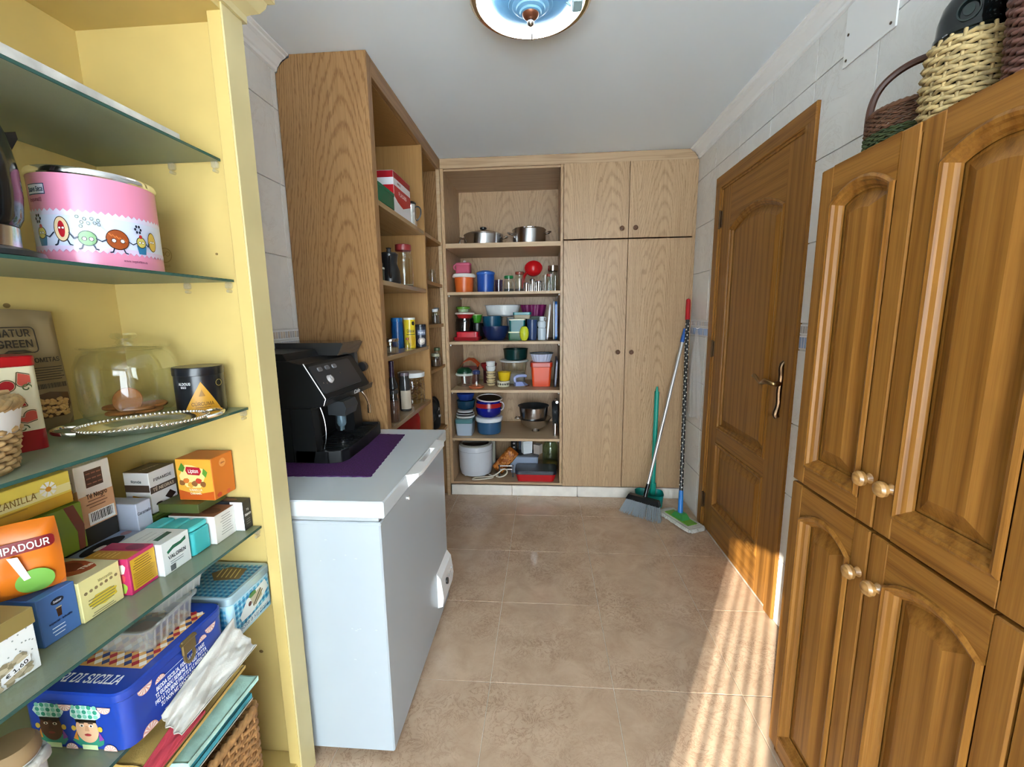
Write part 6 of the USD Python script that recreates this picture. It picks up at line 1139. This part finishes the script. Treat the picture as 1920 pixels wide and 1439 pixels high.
t = T('snack_bag', 'orange bag of nuts lying slanted beside the bread maker', 'bag', (-.368, 3.232, zb+.026), -90); pb = rt(pillow(.100, .225, .055, 14, 9), -40, (1, 0, 0), (0, 0, .02)); P(t, 'bag', pb, C('8f4a14', .25), smooth=True)
nb = []
for k in range(60):
    u, v_ = random.uniform(-.042, .042), random.uniform(-.095, .09); m = stick(mv(sc(trimesh.creation.icosphere(1, .009), 1, 1.2, .5), u, v_, 0), .100, .225, .055, lift=.001); nb.append(rt(m, -40, (1, 0, 0), (0, 0, .02)))
P(t, 'nut_print', cat(*nb), C('b9702a', .35), smooth=True, kind='stuff')
t = T('spotted_sleeve', 'black sleeve with white spots behind the orange bag', 'bag', (-.256, 3.47, zb)); P(t, 'sleeve', rslab(.05, .04, .25, .01, .004), 'black_plastic', smooth=40); P(t, 'spots', [on('-y', flat(oval(.010, .008), .0008), (.0, -.0201, .06+.032*q)) for q in range(6)], C('d9d9d9', .4), smooth=False, kind='stuff')
boxtub('baking_pan', 'pale grey loaf pan behind the red dish on the closet floor', (-.165, 3.34, zb), .235, .16, .145, '8f9bb0', '3a3f48', lidh=.012)
t = T('small_carton', 'crumpled white carton standing on the grey loaf pan', 'carton', (-.145, 3.34, zb+.146), 25); P(t, 'carton', loft([rring(.075, .055, .003, 0, 1), rring(.078, .058, .003, .06, 1), rring(.080, .050, .003, .10, 1, .004, .004)]), C('dadfe0', .5), smooth=False); P(t, 'flap', rt(bx(-.03, .035, -.028, .002, .098, .100), 25, (1, 0, 0), (0, 0, .1)), C('dadfe0', .5), smooth=False)
t = T('small_carton', 'beige open carton right of the white one on the loaf pan', 'carton', (-.055, 3.33, zb+.146), -30); P(t, 'carton', loft([rring(.055, .05, .003, 0, 1), rring(.058, .052, .003, .075, 1)]), C('b5a79b', .6), smooth=False)
t = T('slate_container', 'slate blue container behind the white carton', 'container', (-.168, 3.48, zb)); P(t, 'body', rslab(.10, .10, .22, .02, .004), C('4a5568', .35), smooth=40)
boxtub('roasting_dish', 'red roasting dish with a black lid at the front of the closet floor', (-.068, 3.170, zb), .315, .17, .085, 'b3161c', '1d2230', lidh=.030, r=.03)
t = T('wire_rack', 'two steel rods of a cooling rack beside the red dish', 'rack', (-.295, 3.183, zb)); P(t, 'rod', tube([(-.06, 0, .060), (.05, 0, .060)], .0045, 8), 'steel'); P(t, 'rod', tube([(-.06, 0, .088), (.05, 0, .088)], .0045, 8), 'steel'); P(t, 'foot', [bx(-.062, -.054, -.008, .008, 0, .095), bx(.044, .052, -.008, .008, 0, .095)], 'dark_grey', smooth=False)
t = jar('preserving_jar', 'big glass preserving jar with a hinged lid at the right of the closet floor', (.045, 3.38, zb), .062, .250, gl='green_glass', neck=.72, fillc='b99a5a', fh=.22); P(t, 'lid', lathe([(0, .262), (.048, .260), (.050, .254), (.048, .251), (0, .251)], 28), 'green_glass', smooth=40); P(t, 'wire_clip', [tube([(.0475*math.cos(a), .0475*math.sin(a), .243) for a in np.linspace(0, 2*math.pi, 30, endpoint=False)], .0018, 5, closed=True), tube(spline([(-.03, -.048, .245), (0, -.06, .235), (.03, -.048, .245)], 10), .0018, 5)], 'steel')
# ================================================================ left wardrobe
b1, b2, b3, b4, b5 = WS
s = (.085, .20, .185)
t = T('red_carton', 'red and white appliance carton on the top wardrobe shelf', 'carton', (-.762, 2.255-.0, b1), 0); P(t, 'carton', bx(-.0425, .0425, -.13, .13, 0, .19, .001), C('d8d6d8', .4), smooth=False)
for f_, w_, ox in (('-y', .085, (0, -.13, .095)), ('+x', .26, (.0425, 0, .095))):
    P(t, 'print', on(f_, mv(R_(w_*.98, .030, 0, .078), 0, 0, .0002), ox), C('9c1420', .35), smooth=False); P(t, 'print', on(f_, mv(flat(Polygon([(-w_*.49, .030), (w_*.49, .030), (w_*.49, -.02), (0, -.055), (-w_*.3, -.04), (-w_*.49, -.02)]), .0003), 0, 0, .0002), ox), C('b3141f', .35), smooth=False)
P(t, 'lettering', on('+x', mv(W_('PLACARD', .018, 0, .005, .12), 0, 0, .0006), (.0425, 0, .095)), C('e6c9c9', .4), smooth=False); P(t, 'lettering', on('+x', mv(W_('MADE', .010, -.05, .048, .05), 0, 0, .0004), (.0425, 0, .095)), C('5a1a22', .4), smooth=False)
t = T('green_folder', 'dark green flat tin at the front edge of the top wardrobe shelf', 'tin', (-.7175, 1.985, b1), 0); P(t, 'tin', bx(-.004, .004, -.085, .12, 0, .075, .002), C('0e5a3c', .4), smooth=False); P(t, 'flap', bx(.0041, .006, -.084, .118, .060, .0755, .0005), C('0f6444', .4), smooth=False)
t = T('steel_milk_jug', 'lidded stainless steel jug on the top wardrobe shelf', 'jug', (-.752, 2.475, b1)); P(t, 'body', lathe([(0, 0), (.034, 0), (.037, .006), (.036, .105), (.032, .118), (0, .118)], 28), 'chrome', smooth=40); P(t, 'lid', lathe([(.034, .117), (.036, .122), (.03, .130), (0, .133)], 26), 'dark_grey', smooth=40); P(t, 'handle', tube(spline([(.034, 0, .105), (.055, 0, .10), (.055, 0, .05), (.035, 0, .03)], 14), .004, 8), 'dark_grey'); P(t, 'spout', loft([np.array([(-.03, -.008, .118), (-.03, .008, .118), (-.034, .006, .095), (-.034, -.006, .095)]), np.array([(-.05, -.004, .124), (-.05, .004, .124), (-.046, .003, .114), (-.046, -.003, .114)])]), 'chrome')
t = T('coffee_pot', 'black coffee pot with a clear lid knob on the second wardrobe shelf', 'pot', (-.772, 2.155, b2)); P(t, 'body', lathe([(0, 0), (.050, 0), (.053, .008), (.050, .06), (.036, .10), (.042, .142), (0, .142)], 30), 'black_plastic', smooth=45); P(t, 'lid', lathe([(.043, .142), (.040, .150), (.012, .156), (.010, .168), (.014, .174), (0, .178)], 24), 'smoked', smooth=40); P(t, 'handle', tube(spline([(.02, -.045, .125), (.03, -.075, .11), (.03, -.078, .05), (.02, -.048, .03)], 14), .007, 8), 'black_plastic')
jar('tall_jar', 'tall clear jar with a red and silver lid on the second wardrobe shelf', (-.765, 2.36, b2), .048, .195, '8c3030', neck=.82, lh=.026, fillc='9a9278', fh=.06)
t = T('jar_rack', 'green jar lid stack at the near end of the second wardrobe shelf', 'lids', (-.742, 1.93, b2)); P(t, 'lid', [cyl(.024, .0, .05, 20), cyl(.020, .055, .075, 20)], C('2f3f30', .4)); P(t, 'lid', cyl(.026, .048, .056, 20), C('b9b9a8', .4))
t = T('storage_jar', 'low glass jar with a silver lid on the third wardrobe shelf', 'jar', (-.758, 2.065, b3)); P(t, 'glass', lathe([(0, .001)]+[(.036, 0), (.040, .006), (.040, .052), (.037, .060)], 28), 'jar_glass', smooth=45); P(t, 'lid', lathe([(.039, .058), (.041, .060), (.041, .070), (.038, .073), (0, .073)], 26), 'steel', smooth=40); P(t, 'contents', lathe([(0, .003), (.037, .003), (.037, .03), (0, .032)], 24), C('6a5a44', .7))
t = T('blue_bottle', 'blue plastic bottle at the back of the third wardrobe shelf', 'bottle', (-.835, 2.40, b3)); P(t, 'body', lathe([(0, 0), (.030, 0), (.033, .005), (.033, .12), (.031, .15), (0, .15)], 26), C('0f4f8f', .3), smooth=40); P(t, 'cap', lathe([(.031, .15), (.032, .153), (.032, .168), (.029, .172), (0, .172)], 24), C('16609f', .3), smooth=40)
t = T('yellow_can', 'tall yellow printed can with a white lid on the third wardrobe shelf', 'can', (-.770, 2.42, b3)); P(t, 'body', lathe([(0, 0), (.031, 0), (.032, .002), (.032, .160), (.031, .162), (0, .162)], 30), C('dcc22c', .3), smooth=40); P(t, 'lid', lathe([(.0325, .160), (.033, .162), (.033, .170), (.031, .172), (0, .172)], 28), C('d9dcd6', .3), smooth=40)
wdeco(t, .032, -60, [(W_('Colacao', .017, 0, .098, .046), '23303a'), (blob(.022, .030, 0, .045), 'c9a01c'), (blob(.010, .012, .014, .14), '2a2a2a'), (R_(.05, .006, 0, .078), '6f6a2c')])
t = T('dark_can', 'dark printed canister right of the yellow can', 'canister', (-.735, 2.515, b3)); P(t, 'body', lathe([(0, 0), (.031, 0), (.032, .002), (.032, .118), (0, .119)], 28), C('2a303c', .3), smooth=40); P(t, 'lid', lathe([(.0325, .117), (.0335, .120), (.0335, .130), (.031, .132), (0, .132)], 26), C('181b20', .3), smooth=40); wdeco(t, .032, -62, [(R_(.05, .030, 0, .085), '6f7a92'), (W_('Nutra', .012, 0, .085, .042), 'e2e6ee'), (blob(.022, .022, 0, .035), 'a59a96'), (blob(.012, .012, .0, .035), 'd8d0c6')])
t = T('small_bottle', 'tiny glass bottle in front of the yellow can', 'bottle', (-.733, 2.255, b3)); P(t, 'glass', lathe([(0, .001)]+[(.013, 0), (.014, .004), (.014, .035), (.006, .045), (.006, .055)], 18), 'jar_glass', smooth=45); P(t, 'cap', cyl(.0075, .055, .066, 14), C('8f4a3a', .3))
t = jar('pasta_jar', 'wide clear jar of brown pasta with a white lid on the fourth wardrobe shelf', (-.80, 2.50, b4), .078, .165, 'dfe2e2', neck=.98, fillc='7a5232', fh=.86, fn=mac, lh=.022)
t = T('tall_bottle', 'slim dark bottle with a purple neck at the back of the fourth wardrobe shelf', 'bottle', (-.812, 2.21, b4)); P(t, 'glass', lathe([(0, 0), (.026, 0), (.028, .005), (.028, .16), (.012, .20), (.011, .28), (0, .28)], 26), 'smoked', smooth=45); P(t, 'neck_foil', lathe([(.0125, .19), (.0125, .282), (0, .284)], 20), C('3a2440', .3), smooth=40)
t = T('label_bottle', 'dark jar with a cream paper label on the fourth wardrobe shelf', 'jar', (-.770, 2.285, b4)); P(t, 'glass', lathe([(0, 0), (.029, 0), (.031, .005), (.031, .165), (.024, .185), (.024, .20), (0, .20)], 26), 'smoked', smooth=45); P(t, 'label', wrap(flat(sbox(-.032, .012, .032, .115), .0004), .0312, -60, .0004, .01), C('c4b7a4', .6), smooth=True); P(t, 'cap', cyl(.0255, .195, .212, 20), C('6a5f66', .3))
jar('near_jar', 'small jar with dark contents at the near end of the fourth wardrobe shelf', (-.742, 2.02, b4), .029, .150, 'smoked', fillc='4a2a1c', fh=.7)
t = T('red_bag', 'red plastic bag on the wardrobe shelf just above freezer height', 'bag', (-.835, 2.44, b5), -30); P(t, 'bag', pillow(.20, .345, .13, 14, 4), C('a01218', .35), smooth=True)
for k, (x, y, z, r_, h_, lc, lb) in enumerate(((-.738, 2.885, WS2[2], .020, .085, 'dfe3e6', 'white capped spice jar in the narrow bay, third shelf'), (-.742, 2.945, WS2[2], .018, .095, '6a6f74', 'grey capped spice jar in the narrow bay, third shelf'), (-.745, 2.88, WS2[3], .030, .075, 'a8a88f', 'squat jar in the narrow bay, fourth shelf'), (-.75, 2.90, WS2[1], .024, .090, None, 'open glass in the narrow bay, second shelf'), (-.75, 2.95, WS2[3], .022, .11, '4a5a3a', 'green lidded jar in the narrow bay, fourth shelf'))):
    jar('bay_jar', lb, (x, y, z), r_, h_, lc, fillc='5a4a3a' if lc else None, fh=.6)
t = T('black_sack', 'black bag with white scraps in the narrow bay, lowest shelf', 'bag', (-.79, 2.85, WS2[4]), -20); P(t, 'bag', pillow(.14, .24, .12, 14, 6), 'black_satin', smooth=True); P(t, 'paper_scrap', [mv(blob_m, .055, .01+.02*q, .15-.05*q) for q, blob_m in enumerate([rslab(.012, .03, .02, .004, .002), rslab(.010, .026, .018, .004, .002)])], C('cfd2d6', .5), smooth=40)
